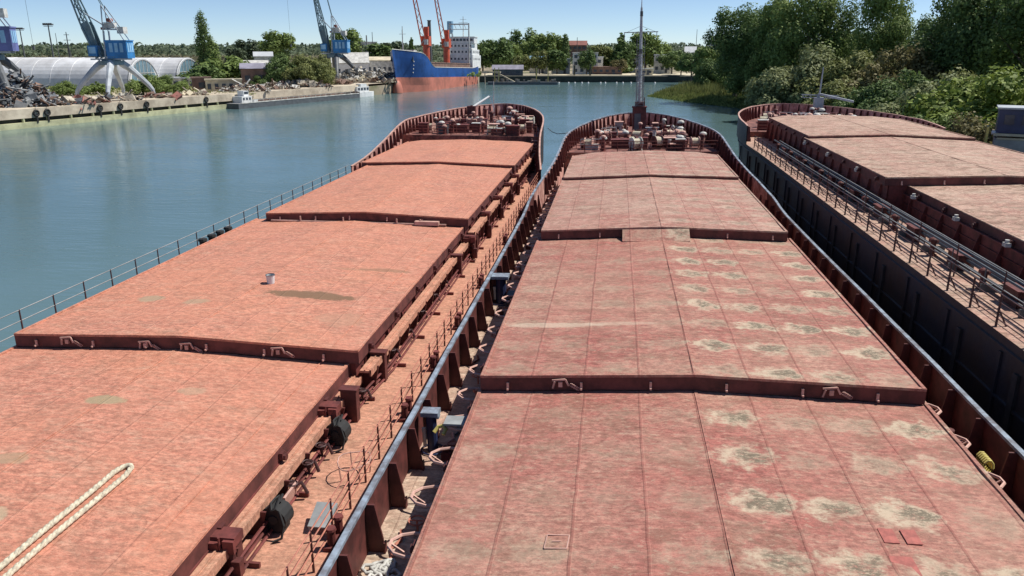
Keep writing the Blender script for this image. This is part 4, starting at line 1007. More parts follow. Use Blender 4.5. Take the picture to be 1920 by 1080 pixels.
def vault(cx, cy, rad, L, label, roof='vaultsheet'):
    """barrel vaulted hall: axis to -X, glazed end at x=0"""
    root = empty('vaulted_warehouse', (cx, cy, 3.0)); tag(root, label, 'warehouse', 'white vaulted warehouses')
    n = 20; base = 1.0; mb = MB()
    A = [(0, rad*math.cos(math.pi*i/n), base+rad*math.sin(math.pi*i/n)) for i in range(n+1)]; B = [(-L, a[1], a[2]) for a in A]
    mb.strip(A, B); mb.strip([(0, rad, 0), (0, rad, base)], [(-L, rad, 0), (-L, rad, base)]); mb.strip([(0, -rad, 0), (0, -rad, base)], [(-L, -rad, 0), (-L, -rad, base)])
    k = int(L/6)
    for j in range(k+1):
        x = -L*j/k; mb.tube([(x, (rad+.01)*math.cos(math.pi*i/n), base+(rad+.01)*math.sin(math.pi*i/n)) for i in range(n+1)], .06, 4)
    mb.build('vault_roof', roof, root)
    w_ = MB(); w_.prism([((rad*1.0)*math.cos(math.pi*i/n), base+(rad*1.0)*math.sin(math.pi*i/n)) for i in range(n+1)]+[(-rad, 0), (rad, 0)], 'x', -.5, .1)
    w_.build('end_wall', 'white', root)
    g_ = MB(); r2 = rad*.78; g_.prism([(r2*math.cos(math.pi*i/n), base+1.4+r2*math.sin(math.pi*i/n)) for i in range(n+1)], 'x', .1, .16); G_ = g_.build('window', 'glass', root)
    f_ = MB()
    for q in (-.6, -.3, 0, .3, .6): f_.bar((.2, q*r2, base+1.4), (.2, q*r2, base+1.4+r2*math.sqrt(1-q*q)), .14)
    f_.bar((.2, -r2*.9, base+1.4+r2*.4), (.2, r2*.9, base+1.4+r2*.4), .14); f_.build('frame', 'dirtywhite', G_)
    e_ = MB()
    for i in range(n): a = (.14, (rad-.3)*math.cos(math.pi*i/n), base+(rad-.3)*math.sin(math.pi*i/n)); b_ = (.14, (rad-.3)*math.cos(math.pi*(i+1)/n), base+(rad-.3)*math.sin(math.pi*(i+1)/n)); e_.bar(a, b_, .35)
    e_.build('arch_rim', 'roofgrey', root)
    d_ = MB(); d_.box((.16, 0, 1.1), (.1, 3.2, 2.2)); d_.build('door', 'greydk', root)
    return root
p = xy(262, 268); q = xy(330, 277)
vault(p.x, p.y, 8.2, 82, 'long white vaulted warehouse behind the nearest crane with an arched glazed end')
vault(q.x+2, q.y+2.5, 8.2, 78, 'second white vaulted warehouse, whose glazed arch shows left of the poplar')

def house(x, D, w_, d_, h, wall, roof, label, cat='building', name='house', rz=None, kind='gable', z=3.0, nwin=4, rows=1, grp=None, winmat='window', rise=.28):
    p = xy(x, D, z); ang = math.atan2(p.y, p.x)-math.pi/2 if rz is None else rz
    root = empty(name, p, ang); tag(root, label, cat, grp)
    mb = MB(); mb.box((0, 0, h/2), (w_, d_, h)); 
    if kind == 'gable': mb.prism([(-d_/2, h), (d_/2, h), (0, h+w_*0+d_*rise)], 'x', -w_/2+.02, w_/2-.02)
    mb.build('wall', wall, root)
    r = MB()
    if kind == 'gable':
        e = d_/2+.4; zz = d_*rise
        for s_ in (-1, 1): r.strip([(-w_/2-.3, s_*e, h-.25*rise), (w_/2+.3, s_*e, h-.25*rise)], [(-w_/2-.3, 0, h+zz+.18), (w_/2+.3, 0, h+zz+.18)]); r.strip([(-w_/2-.3, s_*e, h-.25*rise+.15), (w_/2+.3, s_*e, h-.25*rise+.15)], [(-w_/2-.3, 0, h+zz+.33), (w_/2+.3, 0, h+zz+.33)])
    else: r.box((0, 0, h+.2), (w_+.5, d_+.5, .4))
    r.build('roof', roof, root)
    wi = MB(); wi.box((0, 0, 0), (min(1.5, w_/nwin*.5), .12, 1.5 if h > 3.2 else 1.0)); me = wi.mesh('window', winmat)
    for j in range(rows):
        for i in range(nwin): link('window', me, root, (-w_/2+w_*(i+.5)/nwin, -d_/2-.02, h*(j+.55)/rows))
    dm = MB(); dm.box((w_*.22, -d_/2-.03, 1.1), (1.2, .1, 2.2)); dm.build('door', 'greydk', root)
    return root
house(463, 300, 13, 10, 6.5, 'roofgrey', 'dirtywhite', 'pale grey shed with white roof right of the poplar', name='shed', nwin=2, rise=.12)
house(482, 266, 11, 9, 6.0, 'brick', 'violetroof', 'dark grey brown hall with violet roof left of the olive trees', name='shed', nwin=3, rise=.15)
house(370, 243, 5.0, 4, 4.0, 'brick', 'brick', 'small dark brown hut right of the second vaulted warehouse', name='hut', kind='flat', nwin=1)
house(412, 238, 9.5, 3, 3.6, 'cream', 'cream', 'cream ruined wall building between hut and grey hall', name='ruin', kind='flat', nwin=5)
house(340, 262, 8, 5, 3.4, 'dirtywhite', 'roofgrey', 'low white annex under the second glazed arch', name='annex', kind='flat', nwin=3)
house(655, 325, 14, 12, 6.5, 'white', 'dirtywhite', 'white gabled shed seen through the far crane legs', name='shed', nwin=3, rise=.3)
house(705, 335, 16, 10, 7.2, 'dirtywhite', 'cream', 'long pale shed roof behind the rubble left of the blue ship', name='shed', nwin=8, rise=.12)
house(684, 480, 14, 10, 15, 'dirtywhite', 'white', 'distant white block on the skyline right of the far crane', kind='flat', nwin=4, rows=3)

# ------------------------------------------------------------------ low moored barge on the quay
def low_barge():
    a = Vector((-99.6, 196)); b_ = Vector((-82.4, 248)); d = b_-a; L = d.length; rz = math.atan2(d.y, d.x)
    root = empty('lighter', ((a.x+b_.x)/2, (a.y+b_.y)/2, 0), rz); tag(root, 'long low grey lighter with small white cabins moored along the quay', 'barge')
    mb = MB(); hw = 2.6
    out = [(-L/2, -hw), (L/2-3, -hw), (L/2, -hw*.3), (L/2, hw*.3), (L/2-3, hw), (-L/2, hw)]
    mb.prism([(x, y) for x, y in out], 'z', -.6, 1.3); mb.build('hull', 'greydk', root)
    mb = MB(); mb.prism([(x*.985, y*.95) for x, y in out], 'z', 1.3, 1.36); mb.build('deck', 'grey', root)
    mb = MB()
    for s_ in (-1, 1): mb.bb(-L/2+8, L/2-9, s_*1.8-.1, s_*1.8+.1, 1.36, 2.0)
    for k in range(11): mb.bb(-L/2+8+k*4.5, -L/2+8.2+k*4.5, -1.8, 1.8, 1.36, 1.9)
    mb.build('hold_coaming', 'scrap', root)
    mb = MB(); mb.box((-L/2+4.2, 0, 2.2), (3.6, 3.2, 1.7)).box((-L/2+4.6, 0, 3.7), (1.8, 2.2, 1.4)).box((-L/2+9, -1.2, 1.7), (5, 1.2, .6)); w_ = mb.build('cabin', 'white', root)
    wi = MB()
    for k in (-1, 0, 1): wi.box((-L/2+4.2+k*1.1, -1.62, 2.4), (.6, .06, .6)); 
    wi.box((-L/2+4.6, -1.12, 3.9), (1.4, .06, .6)); wi.build('window', 'window', w_)
    mb = MB()
    for k in range(24): mb.bar((-L/2+2+k*2.4, -hw+.1, 1.3), (-L/2+2+k*2.4, -hw+.1, 2.1), .07)
    mb.bar((-L/2+2, -hw+.1, 2.1), (L/2-6, -hw+.1, 2.1), .07).bar((-L/2+1, -hw+.05, 1.45), (L/2-3, -hw+.05, 1.45), .25); mb.build('guard_rail', 'dirtywhite', root)
low_barge()
p = at(676, 181, z=0); root = empty('motor_launch', (p.x+.6, p.y, 0), R(66)); root.scale = (1.25, 1.25, 1.25); tag(root, 'small white cabin launch at the far end of the low grey lighter', 'boat')
mb = MB(); mb.prism([(-4, -1.3), (2.4, -1.3), (4.6, 0), (2.4, 1.3), (-4, 1.3)], 'z', -.3, 1.2); mb.build('hull', 'white', root)
mb = MB(); mb.box((-.6, 0, 1.9), (4.4, 2.0, 1.4)).box((-.2, 0, 2.9), (2.2, 1.7, .7)); c_ = mb.build('cabin', 'white', root)
mb = MB()
for k in range(4): mb.box((-2.2+k*1.1, -1.02, 2.0), (.7, .05, .6))
mb.build('window', 'window', c_)

# ------------------------------------------------------------------ blue cargo ship
def blue_ship():
    a = at(746, 175, z=0); b_ = at(909, 155, z=0)+Vector((-6, 1, 0)); d = (a-b_); L = 86; rz = math.atan2(d.y, d.x)
    c_ = (a+b_)/2; nrm = Vector((-math.sin(rz), math.cos(rz), 0))
    if nrm.x > 0: nrm = -nrm
    c_ = b_+d*.5+nrm*.5
    root = empty('cargo_ship', (c_.x, c_.y, 0), rz); root.scale = (1.04, 1.04, 1.04); root.rotation_euler = (0, R(-1.7), rz)
    tag(root, 'blue cargo ship with salmon red underbody, two orange deck cranes and white superstructure aft', 'ship')
    hw = 6.3
    def half(x, z):   # x from -L/2 (stern) to L/2 (bow)
        fb = smooth01(L*.5-20, L*.5, x); fs = smooth01(-L*.5+12, -L*.5, x) if False else 1-smooth01(-L*.5, -L*.5+12, x)
        fl = max(0, min(1, (z-1)/9))
        w_ = hw*(1-fb**(1.3+1.5*fl)) ; w_ *= 1-(.35+.25*(1-fl))*fs
        return max(0, w_)
    def dz(x): return 6.4+4.6*smooth01(L*.5-22, L*.5-10, x)+.9*smooth01(L*.5-14, L*.5, x)+1.6*(1-smooth01(-L*.5, -L*.5+20, x))
    xs = [-L/2+L*i/60 for i in range(61)]
    def pt(s_, x, z):
        rake = max(0, (z-4.2))*.30*smooth01(L*.5-16, L*.5, x)
        return Vector((x+rake, s_*half(x, z), z))
    def boot(x): return 3.9
    def band(lo, hi, n, mat, name):
        mb = MB()
        for s_ in (-1, 1):
            for k in range(n):
                mb.strip([pt(s_, x, lo(x)+(hi(x)-lo(x))*k/n) for x in xs], [pt(s_, x, lo(x)+(hi(x)-lo(x))*(k+1)/n) for x in xs])
        x = -L/2; mb.strip([pt(-1, x, lo(x)), pt(-1, x, hi(x))], [pt(1, x, lo(x)), pt(1, x, hi(x))])
        return mb.build(name, mat, root, smooth=False)
    hl = band(boot, lambda x: dz(x)+.9, 4, 'shipblue', 'hull')
    band(lambda x: -4, boot, 3, 'shipred', 'underbody')
    bb_ = MB(); bb_.dome((0, 0, 0), 1, 1, 10, 5); bl = bb_.build('bulbous_bow', 'shipred', root, (L/2-1.5, 0, -1.2), smooth=True); bl.scale = (2.4, 1.6, 4.2)
    mb = MB(); mb.strip([pt(-1, x, dz(x)) for x in xs], [pt(1, x, dz(x)) for x in xs]); mb.build('deck', 'roofred', root)
    mb = MB(); mb.tube([pt(1, x, dz(x)+.95) for x in xs], .12, 4).tube([pt(-1, x, dz(x)+.95) for x in xs], .12, 4)
    mb.build('bulwark_rail', 'dirtywhite', root)
    mb = MB(); mb.box((-L/2+44, 0, 7.8), (56, 9.0, 2.2)); 
    for k in range(9): mb.box((-L/2+19+k*6.2, 0, 9.0), (5.8, 9.3, .35))
    mb.build('hatch', 'brick', root)
    sp = MB(); bx = -L/2+9
    sp.box((bx, 0, 10), (12, 10.5, 5.2)).box((bx+.5, 0, 13.7), (10.5, 10, 2.4)).box((bx+1.5, 0, 16.0), (8, 9.4, 2.3)); 
    S = sp.build('superstructure', 'white', root)
    br = MB(); br.box((bx+3, 0, 18.4), (4.6, 11.5, 2.4)).box((bx+3, 0, 19.75), (5.0, 12, .25)); BR = br.build('bridge', 'white', root)
    def wpane(x, y, z, d):
        q = ('p', d)
        if q not in WPM: b0_ = MB(); b0_.box((0, 0, 0), d); WPM[q] = b0_.mesh('window', 'window')
        link('window', WPM[q], S, (x, y, z))
    WPM = {}
    for k in range(7): wpane(bx+5.33, -4.6+k*1.53, 18.6, (.06, 1.1, 1.0))
    for z in (11, 13.8, 16.2):
        for k in range(6): wpane(bx+(6.03 if z < 12 else 5.78 if z < 15 else 5.53), -4+k*1.6, z, (.06, .7, .8))
    for s_ in (-1, 1):
        for z in (11, 13.8):
            for k in range(5): wpane(bx-4+k*2, s_*5.27 if z < 12 else s_*5.03, z, (.7, .06, .8))
    fu = MB(); fu.cone((bx-5.5, 0, 12), (bx-5.9, 0, 19.5), 1.7, 1.4, 12); fu.build('funnel', 'roofred', root)
    gm = MB()
    for y in (-4.2, 4.2): gm.cone((bx+7.6, y, 7), (bx+7.6, y, 25), .35, .28, 8)
    gm.bar((bx+7.6, -4.2, 24.6), (bx+7.6, 4.2, 24.6), .5).bar((bx+7.6, -4.2, 22.6), (bx+7.6, 4.2, 22.6), .25)
    for k in range(5): gm.bar((bx+7.6, -4.2+k*2.1, 24.6), (bx+7.6, -3.2+k*2.1 if k < 4 else 4.2, 22.6), .15)
    gm.cone((bx+2, 0, 19.8), (bx+2, 0, 28), .22, .12, 8).bar((bx+2, -2, 25.5), (bx+2, 2, 25.5), .15).bar((bx+2, -1.4, 26.8), (bx+2, 1.4, 26.8), .12); gm.build('mast', 'dirtywhite', root)
    for (cx_, lean) in ((L/2-30, R(80)), (L/2-53, R(81))):
        pd = MB(); pd.cone((cx_, 0, 6.4), (cx_, 0, 15), 1.35, 1.25, 14); PD = pd.build('deck_crane', 'red', root)
        hh = MB(); hh.box((cx_, 0, 16.6), (2.8, 3.0, 3.4)).prism([(-1.4, 18.2), (1.4, 18.2), (.3, 22.5), (-.3, 22.5)], 'y', -.9, .9) if False else hh.box((cx_, 0, 16.6), (2.8, 3.0, 3.4)).box((cx_-.5, 0, 19.8), (1.2, 1.6, 3.6)); hh.build('crane_house', 'red', PD)
        cbn = MB(); cbn.box((cx_+1.6, .6, 16.2), (1.1, 1.4, 1.8)); cbn.build('crane_cab', 'dirtywhite', PD)
        jb = MB(); b0 = Vector((cx_+1.6, -.2, 15.6)); dr_ = Vector((math.cos(lean)*.85, math.cos(lean)*-.9, math.sin(lean))); dr_.normalize(); JL = 26
        for s_ in (-1, 1):
            jb.bar(b0+Vector((0, s_*.9, 0)), b0+dr_*JL+Vector((0, s_*.4, 0)), .34)
        jb.build('jib', 'red', PD); jr = MB()
        for k in range(12): t0, t1 = k/12, (k+1)/12; s_ = 1 if k % 2 else -1; jr.bar(b0+dr_*JL*t0+Vector((0, s_*(.9-.5*t0), 0)), b0+dr_*JL*t1+Vector((0, -s_*(.9-.5*t1), 0)), .16)
        jr.build('lattice', 'dirtywhite', PD)
    fmst = MB(); fmst.cone((L/2-7, 0, 12), (L/2-7, 0, 20.5), .25, .12, 8).bar((L/2-7, -1.2, 18), (L/2-7, 1.2, 18), .12).box((L/2-12, 0, 12.4), (3, 5, 1.2)); fmst.build('foremast', 'dirtywhite', root)
    dm = MB()
    for z in (5.5, 6.7, 7.9, 9.1): 
        for s_ in (-1, 1):
            q = pt(s_, L/2-7.5, z); dm.box((q.x, q.y+s_*.03, z), (.9, .12, .35))
    dm.build('draught_mark', 'dirtywhite', root)
    an = MB()
    for s_ in (-1, 1): q = pt(s_, L/2-7, 9.6); an.box((q.x, q.y+s_*.2, 9.4), (1.2, .3, .35)).box((q.x, q.y+s_*.2, 10), (.25, .3, 1.4))
    an.build('anchor', 'greydk', root)
blue_ship()

# ------------------------------------------------------------------ masts, chimney, tower, poles on the land
def mast(x, D, ytop, label, kind, z=3.0, r=.3, mat='greydk'):
    p = xy(x, D, z); top = zat(ytop, D, x)-z; root = empty('light_mast' if kind == 'light' else 'pylon' if kind == 'pylon' else 'pole', p)
    tag(root, label, 'mast' if kind != 'pole' else 'pole', 'masts and poles on the skyline')
    mb = MB(); mb.cone((0, 0, 0), (0, 0, top), r, r*.5, 8)
    if kind == 'pylon':
        for k in range(3): mb.bar((-3+k*.6, 0, top*(.62+.15*k)), (3-k*.6, 0, top*(.62+.15*k)), .3)
        mb.bar((-2, 0, 0), (0, 0, top*.7), .25).bar((2, 0, 0), (0, 0, top*.7), .25)
    mb.build('column', mat, root)
    if kind == 'light':
        h = MB(); h.box((0, 0, top), (4.5, 1.2, .6)).box((0, 0, top-.7), (3.8, 1.0, .25))
        for k in range(5): h.box((-1.8+k*.9, -.5, top+.35), (.6, .5, .5))
        h.build('lamp_head', mat, root)
mast(43, 500, 54, 'floodlight mast left of the taller one on the left skyline', 'light', r=.45)
mast(97, 420, 46, 'taller floodlight mast over the wooded ridge left of the nearest crane', 'light', r=.45)
mast(128, 600, 60, 'lattice pylon just left of the nearest crane boom', 'pylon', r=.5)
mast(108, 600, 62, 'thin pole between floodlight mast and lattice pylon', 'pole', r=.3)
mast(699, 450, 60, 'thin pole on the skyline left of the blue ship cranes', 'pole', r=.3)
mast(755, 450, 56, 'thin pole on the skyline above the blue ship bow', 'pole', r=.3)
mast(688, 470, 66, 'grey stub mast beside the distant white block', 'pole', r=.7, mat='grey')
mast(1305, 650, 55, 'slender pole on the skyline left of the dark right bank trees', 'pole', r=.3)
mast(1082, 460, 70, 'short thin pole above the red roofed block', 'pole', r=.3)
mast(960, 430, 72, 'thin pole above the far trees right of the blue ship', 'pole', r=.25)
p = xy(806, 420, 3); mb = MB(); mb.cone((0, 0, 0), (0, 0, zat(38, 420)-3), 1.25, .85, 14).cone((0, 0, zat(38, 420)-3.4), (0, 0, zat(38, 420)-3), 1.1, 1.1, 14)
tag(mb.build('chimney', 'greydk', None, p), 'dark slender chimney between the two orange ship cranes', 'chimney')
p = xy(845, 560, 3); root = empty('water_tower', p); tag(root, 'light blue water tower just left of the white ship superstructure', 'tower')
hh = zat(40, 560)-3; mb = MB()
for sx in (-1, 1):
    for sy in (-1, 1): mb.bar((sx*3, sy*3, 0), (sx*1.2, sy*1.2, hh*.75), .4)
for k in range(1, 5): mb.tube([((3-k*.42)*c1, (3-k*.42)*s1, hh*.16*k) for c1, s1 in ((1, 1), (-1, 1), (-1, -1), (1, -1))], .18, 4, True)
mb.build('frame', 'cranegrey', root); mb = MB(); mb.cone((0, 0, hh*.72), (0, 0, hh*.8), 1.4, 2.2, 12).cone((0, 0, hh*.8), (0, 0, hh), 2.2, 2.2, 12); mb.build('tank', 'cranelight', root)

# ------------------------------------------------------------------ far shore: quay, town, pontoon, buoys
fq = MB(); fs = [(-62, 361.5), (-40, 365.5), (-10, 369.5), (22, 373.5), (60, 375.5)]
fq.strip([(x, y-.25, -1) for x, y in fs], [(x, y-.25, 2.6) for x, y in fs]).strip([(x, y-.25, 2.6) for x, y in fs], [(x, y+.8, 3.05) for x, y in fs])
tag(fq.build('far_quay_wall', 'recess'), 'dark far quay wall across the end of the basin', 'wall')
fp = MB(); fp.strip([(x, y+2, 3.02) for x, y in fs], [(x*1.02, y+34, 3.02) for x, y in fs]); struct(fp.build('road', 'cream'), 'pale far quay road')
ft = MB(); ft.tube([(0, .5*math.cos(i*math.pi/6), .5*math.sin(i*math.pi/6)) for i in range(12)], .2, 5, True)
house(1098, 392, 12, 9, 9.6, 'white', 'dirtywhite', 'tall white quayside building behind a round tree left of the bow mast', kind='flat', nwin=4, rows=3)
house(1118, 400, 7, 8, 7.5, 'dirtywhite', 'roofgrey', 'lower white wing right of the tall white quayside building', kind='flat', nwin=2, rows=2)
house(1078, 520, 15, 9, 7, 'brick', 'roofred', 'red roofed house on the rise behind the tall white quayside building', nwin=5, rows=2, z=9.5)
house(1140, 385, 14, 6, 3.2, 'brick', 'brick', 'long low brown shed on the far quay left of the bow mast', kind='flat', nwin=5)
house(1010, 400, 9, 7, 6.2, 'dirtywhite', 'cranelight', 'pale blue roofed house among the far trees left of the red roofed block', nwin=3)
house(1052, 395, 9, 6, 6.6, 'cranegrey', 'cranegrey', 'blue grey kiosk building left of the tall white quayside building', kind='flat', nwin=3)
house(990, 470, 10, 7, 12, 'cream', 'roofgrey', 'beige block among the far trees right of the blue ship', kind='flat', nwin=3, rows=3)
house(1188, 415, 8, 6, 7.5, 'white', 'white', 'small white gabled house just left of the bow mast', nwin=2)
house(1244, 410, 8.5, 6, 8.5, 'dirtywhite', 'roofgrey', 'pale two storey house just right of the bow mast', kind='flat', nwin=3, rows=2)
house(1210, 380, 8, 3, 2.6, 'cream', 'dirtywhite', 'low cream container office directly behind the bow mast', kind='flat', nwin=3, name='site_office')
house(952, 372, 14, 6, 2.6, 'greydk', 'violetroof', 'low dark shed with violet roof right of the blue ship stern', name='shed', nwin=3)
house(1295, 600, 8, 8, 2.5, 'white', 'white', 'distant white pyramid roofed building left of the right bank trees', nwin=3, z=9, rise=.5)
house(1334, 640, 6, 6, 11, 'white', 'white', 'distant small white tower at the left foot of the right bank trees', kind='flat', nwin=1, z=9)
house(492, 420, 9, 7, 8, 'dirtywhite', 'roofgrey', 'pale house behind the dark grey hall', nwin=3)
# pontoon
p = xy(980, 345, 0); root = empty('pontoon', p, R(8)); tag(root, 'dark floating pontoon with pale clutter right of the blue ship stern', 'pontoon')
mb = MB(); mb.box((0, 0, .5), (30, 5, 1.2)); mb.build('float', 'greydk', root)
mb = MB(); rnd = random.Random(3)
for k in range(26): mb.box((rnd.uniform(-13, 14), rnd.uniform(-2, 2), 1.3+rnd.random()*.4), (rnd.uniform(.4, 1.6), .8, rnd.uniform(.5, 1.8)))
mb.build('deck_cargo', 'scrapw', root); mb = MB()
for x in (-12, -10.2, 6, 11): mb.bar((x, 0, 1), (x, 0, 7.0), .35)
mb.bar((-12, 0, 6), (-10.2, 0, 6), .3); mb.build('mooring_pile', 'yellow', root)
tg = MB(); p = xy(930, 352, 0); tg.bar((0, 0, 4.8), (9, -2, .6), .5).bar((-6, 0, 4.9), (2, 0, 4.9), 1.4, .5).bar((-5, 0, -.5), (-5, 0, 4.8), .4).bar((1, 0, -.5), (1, 0, 4.8), .4)
tag(tg.build('gangway', 'cream', None, p), 'cream gangway stage sloping to the water behind the blue ship stern', 'gangway')
bu = MB(); bu.dome((0, 0, 0), .42, .5, 8, 3).cone((0, 0, -.3), (0, 0, 0), .3, .42, 8)
bme_ = bu.mesh('buoy', 'white')
words = ['first', 'second', 'third', 'fourth', 'fifth', 'sixth', 'seventh', 'eighth', 'ninth', 'tenth', 'eleventh', 'twelfth', 'thirteenth']
for i, x in enumerate((1012, 1048, 1066, 1078, 1091, 1103, 1126, 1135, 1156, 1168, 1183, 1196, 1228)):
    p = at(x, 155.5, z=.1); tag(link('buoy', bme_, None, (p.x, p.y, .05)), 'small white buoy floating off the far quay, '+words[i]+' from the left in its line', 'buoy', 'white buoys off the far quay')
pl_ = [(1006, 383, 92), (1078, 385, 98), (1108, 383, 100)]
for i, (x, D, yt) in enumerate(pl_):
    mb = MB(); p = xy(x, 373, -.5); mb.cone((0, 0, 0), (0, 0, 7.2+i*.4), .45, .4, 8).cone((0, 0, 7.2+i*.4), (0, 0, 7.5+i*.4), .5, .5, 8)
    tag(mb.build('mooring_dolphin', 'recess', None, p), 'dark mooring pile at the far quay edge, '+('left of the blue grey kiosk', 'in front of the tall white building', 'right of the tall white building')[i], 'pile', 'dark piles along the far quay')

# ------------------------------------------------------------------ foliage
def crown_mesh(name, blobs, n, leaf, mat, seed, up=.35, flat=.0):
    rnd = random.Random(seed); V = []; Fc = []
    wts = [b_[3]**2 for b_ in blobs]; tot = sum(wts)
    for (cx_, cy_, cz_, r, *sq) in blobs:
        sz = sq[0] if sq else 1
        cnt = int(n*r*r/tot)
        for k in range(cnt):
            while True:
                d = Vector((rnd.uniform(-1, 1), rnd.uniform(-1, 1), rnd.uniform(-1, 1)))
                if .05 < d.length < 1: break
            d.normalize()
            q = 1-.55*rnd.random()**2.2
            nz = noise.noise(Vector((d.x*2.1+cx_, d.y*2.1+cy_, d.z*2.1+seed)))*.45+noise.noise(Vector((d.x*6+cx_*9, d.y*6, d.z*6+seed)))*.30
            p = Vector((cx_, cy_, cz_))+Vector((d.x, d.y, d.z*sz))*r*q*(1+nz)
            nr = (d+Vector((rnd.uniform(-1, 1), rnd.uniform(-1, 1), rnd.uniform(-1, 1)))*.8+Vector((0, 0, up))).normalized()
            u = nr.cross(Vector((rnd.uniform(-1, 1), rnd.uniform(-1, 1), rnd.uniform(-1, 1)))).normalized(); v_ = nr.cross(u)
            s_ = leaf*rnd.uniform(.4, 1.5); i0 = len(V)
            V += [p-u*s_*.5, p+v_*s_*.35, p+u*s_*.5, p-v_*s_*.35]; Fc.append((i0, i0+1, i0+2, i0+3))
    me = bpy.data.meshes.new(name); me.from_pydata([tuple(v) for v in V], [], Fc); me.materials.append(M[mat]); me.update(); return me
def trunk_mesh(name, h, r, seed, spread=.5, n=6):
    rnd = random.Random(seed); mb = MB()
    mb.tube([(0, 0, -.5), (.05*h*.1, 0, h*.25), (rnd.uniform(-.04, .04)*h, 0, h*.5), (0, rnd.uniform(-.04, .04)*h, h*.8)], [r*1.2, r, r*.7, r*.25], 7)
    for k in range(n):
        a = k*2.4+rnd.random(); z = h*rnd.uniform(.25, .6); L = h*spread*rnd.uniform(.4, .7)
        mb.tube([(0, 0, z), (L*.5*math.cos(a), L*.5*math.sin(a), z+L*.35), (L*math.cos(a), L*math.sin(a), z+L*.9)], [r*.45, r*.3, r*.1], 5)
    return mb.mesh(name, 'bark')
def blobset(kind, seed):
    rnd = random.Random(seed); B = []
    if kind == 'broad':    # unit height 1, spread .6
        for k in range(34):
            a = rnd.uniform(0, 6.28); z = rnd.uniform(.26, .92); rr_ = .30*math.sin(math.pi*min(1, max(0.05, (z-.10)/.92)))**.7*rnd.uniform(.45, 1.05)
            B.append((rr_*math.cos(a), rr_*math.sin(a), z, rnd.uniform(.075, .14)))
        B += [(0, 0, .55, .2), (0, 0, .72, .17)]
    elif kind == 'round':
        for k in range(24):
            a = rnd.uniform(0, 6.28); z = rnd.uniform(.3, .9); rr_ = .34*math.sqrt(max(0, 1-((z-.6)/.36)**2))*rnd.uniform(.5, 1)
            B.append((rr_*math.cos(a), rr_*math.sin(a), z, rnd.uniform(.10, .17)))
        B += [(0, 0, .55, .25)]
    elif kind == 'poplar':
        for k in range(30):
            z = .1+.86*k/29; w_ = .085*math.sin(math.pi*min(1, (z+.05)*.93))**.6; a = rnd.uniform(0, 6.28)
            B.append((w_*.6*math.cos(a), w_*.6*math.sin(a), z, w_*rnd.uniform(.75, 1.1)+.012, 1.7))
    elif kind == 'fir':
        for k in range(16):
            z = .1+.86*k/15; w_ = .20*(1-z)+.02; B.append((rnd.uniform(-.03, .03), rnd.uniform(-.03, .03), z, w_, .5))
    elif kind == 'shrub':
        for k in range(46):
            a = rnd.uniform(0, 6.28); q = math.sqrt(rnd.random())*.62; B.append((q*math.cos(a), q*math.sin(a), .10+(.80-q*.75)*rnd.uniform(.35, 1), rnd.uniform(.08, .19)))
    return B
CR = {}
def crown(kind, mat, n, leaf, seed):
    k = (kind, mat, seed)
    if k not in CR: CR[k] = crown_mesh('crown', blobset(kind, seed), n, leaf, mat, seed)
    return CR[k]
TR = {}
tcount = 0
def tree(x, D, ybase_z, ytop, wscale, kind, mat, seed, label, n=5000, leaf=.035, grp='trees', name=None, rz=None, zoff=0):
    """x, ytop are the photo's column and crown top; the tree stands D metres away"""
    p = xy(x, D, ybase_z); h = (zat(ytop, D, x)-ybase_z)*1.06
    root = empty(name or ('shrub' if kind == 'shrub' else kind+'_tree' if kind in ('poplar', 'fir') else 'tree'), p, rz if rz is not None else seed*1.7)
    root.scale = (h*wscale, h*wscale, h); tag(root, label, 'shrub' if kind == 'shrub' else 'tree', grp)
    link('crown', crown(kind, mat, n, leaf, seed % 5), root)
    kk = (kind, seed % 3)
    if kk not in TR: TR[kk] = trunk_mesh('trunk', .9 if kind != 'shrub' else .5, .022 if kind != 'poplar' else .014, seed, .5 if kind in ('broad', 'round') else .2)
    link('trunk', TR[kk], root)
    return root
GR = 'tall trees on the right bank'; GB = 'bushes on the right bank'
# right bank, tall trees
RB = [
 (1385, 238, 14, 1.1, 'broad', 'leaf_dark', 1, 'dark leafy tree at the left end of the right bank trees'),
 (1425, 230, 30, 1.1, 'broad', 'leaf_dark', 7, 'dark tree filling the gap behind the first right bank tree'),
 (1465, 222, 8, .9, 'broad', 'leaf_mid', 3, 'mid green tree second in the right bank row'),
 (1515, 212, -14, 1.0, 'broad', 'leaf_mid', 2, 'tall broad tree whose crown touches the top edge left of the sky gap'),
 (1560, 214, 12, .8, 'broad', 'leaf_dark', 4, 'dark tree on the right flank of the tall broad tree'),
 (1600, 225, 60, 1.0, 'broad', 'leaf_dark', 6, 'low dark tree under the first sky gap'),
 (1655, 205, -12, .8, 'broad', 'leaf_mid', 3, 'upright tree standing alone between the two sky gaps'),
 (1668, 200, 40, .85, 'broad', 'leaf_mid', 8, 'lower green tree in front of the upright tree'),
 (1755, 190, 28, .8, 'broad', 'leaf_dark', 1, 'dark tree right of the second sky gap'),
 (1800, 178, -14, .95, 'broad', 'leaf_dark', 9, 'very tall dark tree rising out of the top edge at the right'),
 (1870, 172, -40, .95, 'broad', 'leaf_dark', 2, 'very tall dark tree near the right edge'),
 (1925, 165, -50, .95, 'broad', 'leaf_mid', 4, 'very tall tree cut by the right edge'),
 (1985, 150, -60, 1.0, 'broad', 'leaf_dark', 6, 'tall tree just beyond the right edge'),
]
for (x, D, yt, ws, kd, mt, sd_, lb) in RB: tree(x, D, 2.2, yt, ws, kd, mt, sd_, lb, n=17000, leaf=.022, grp=GR)
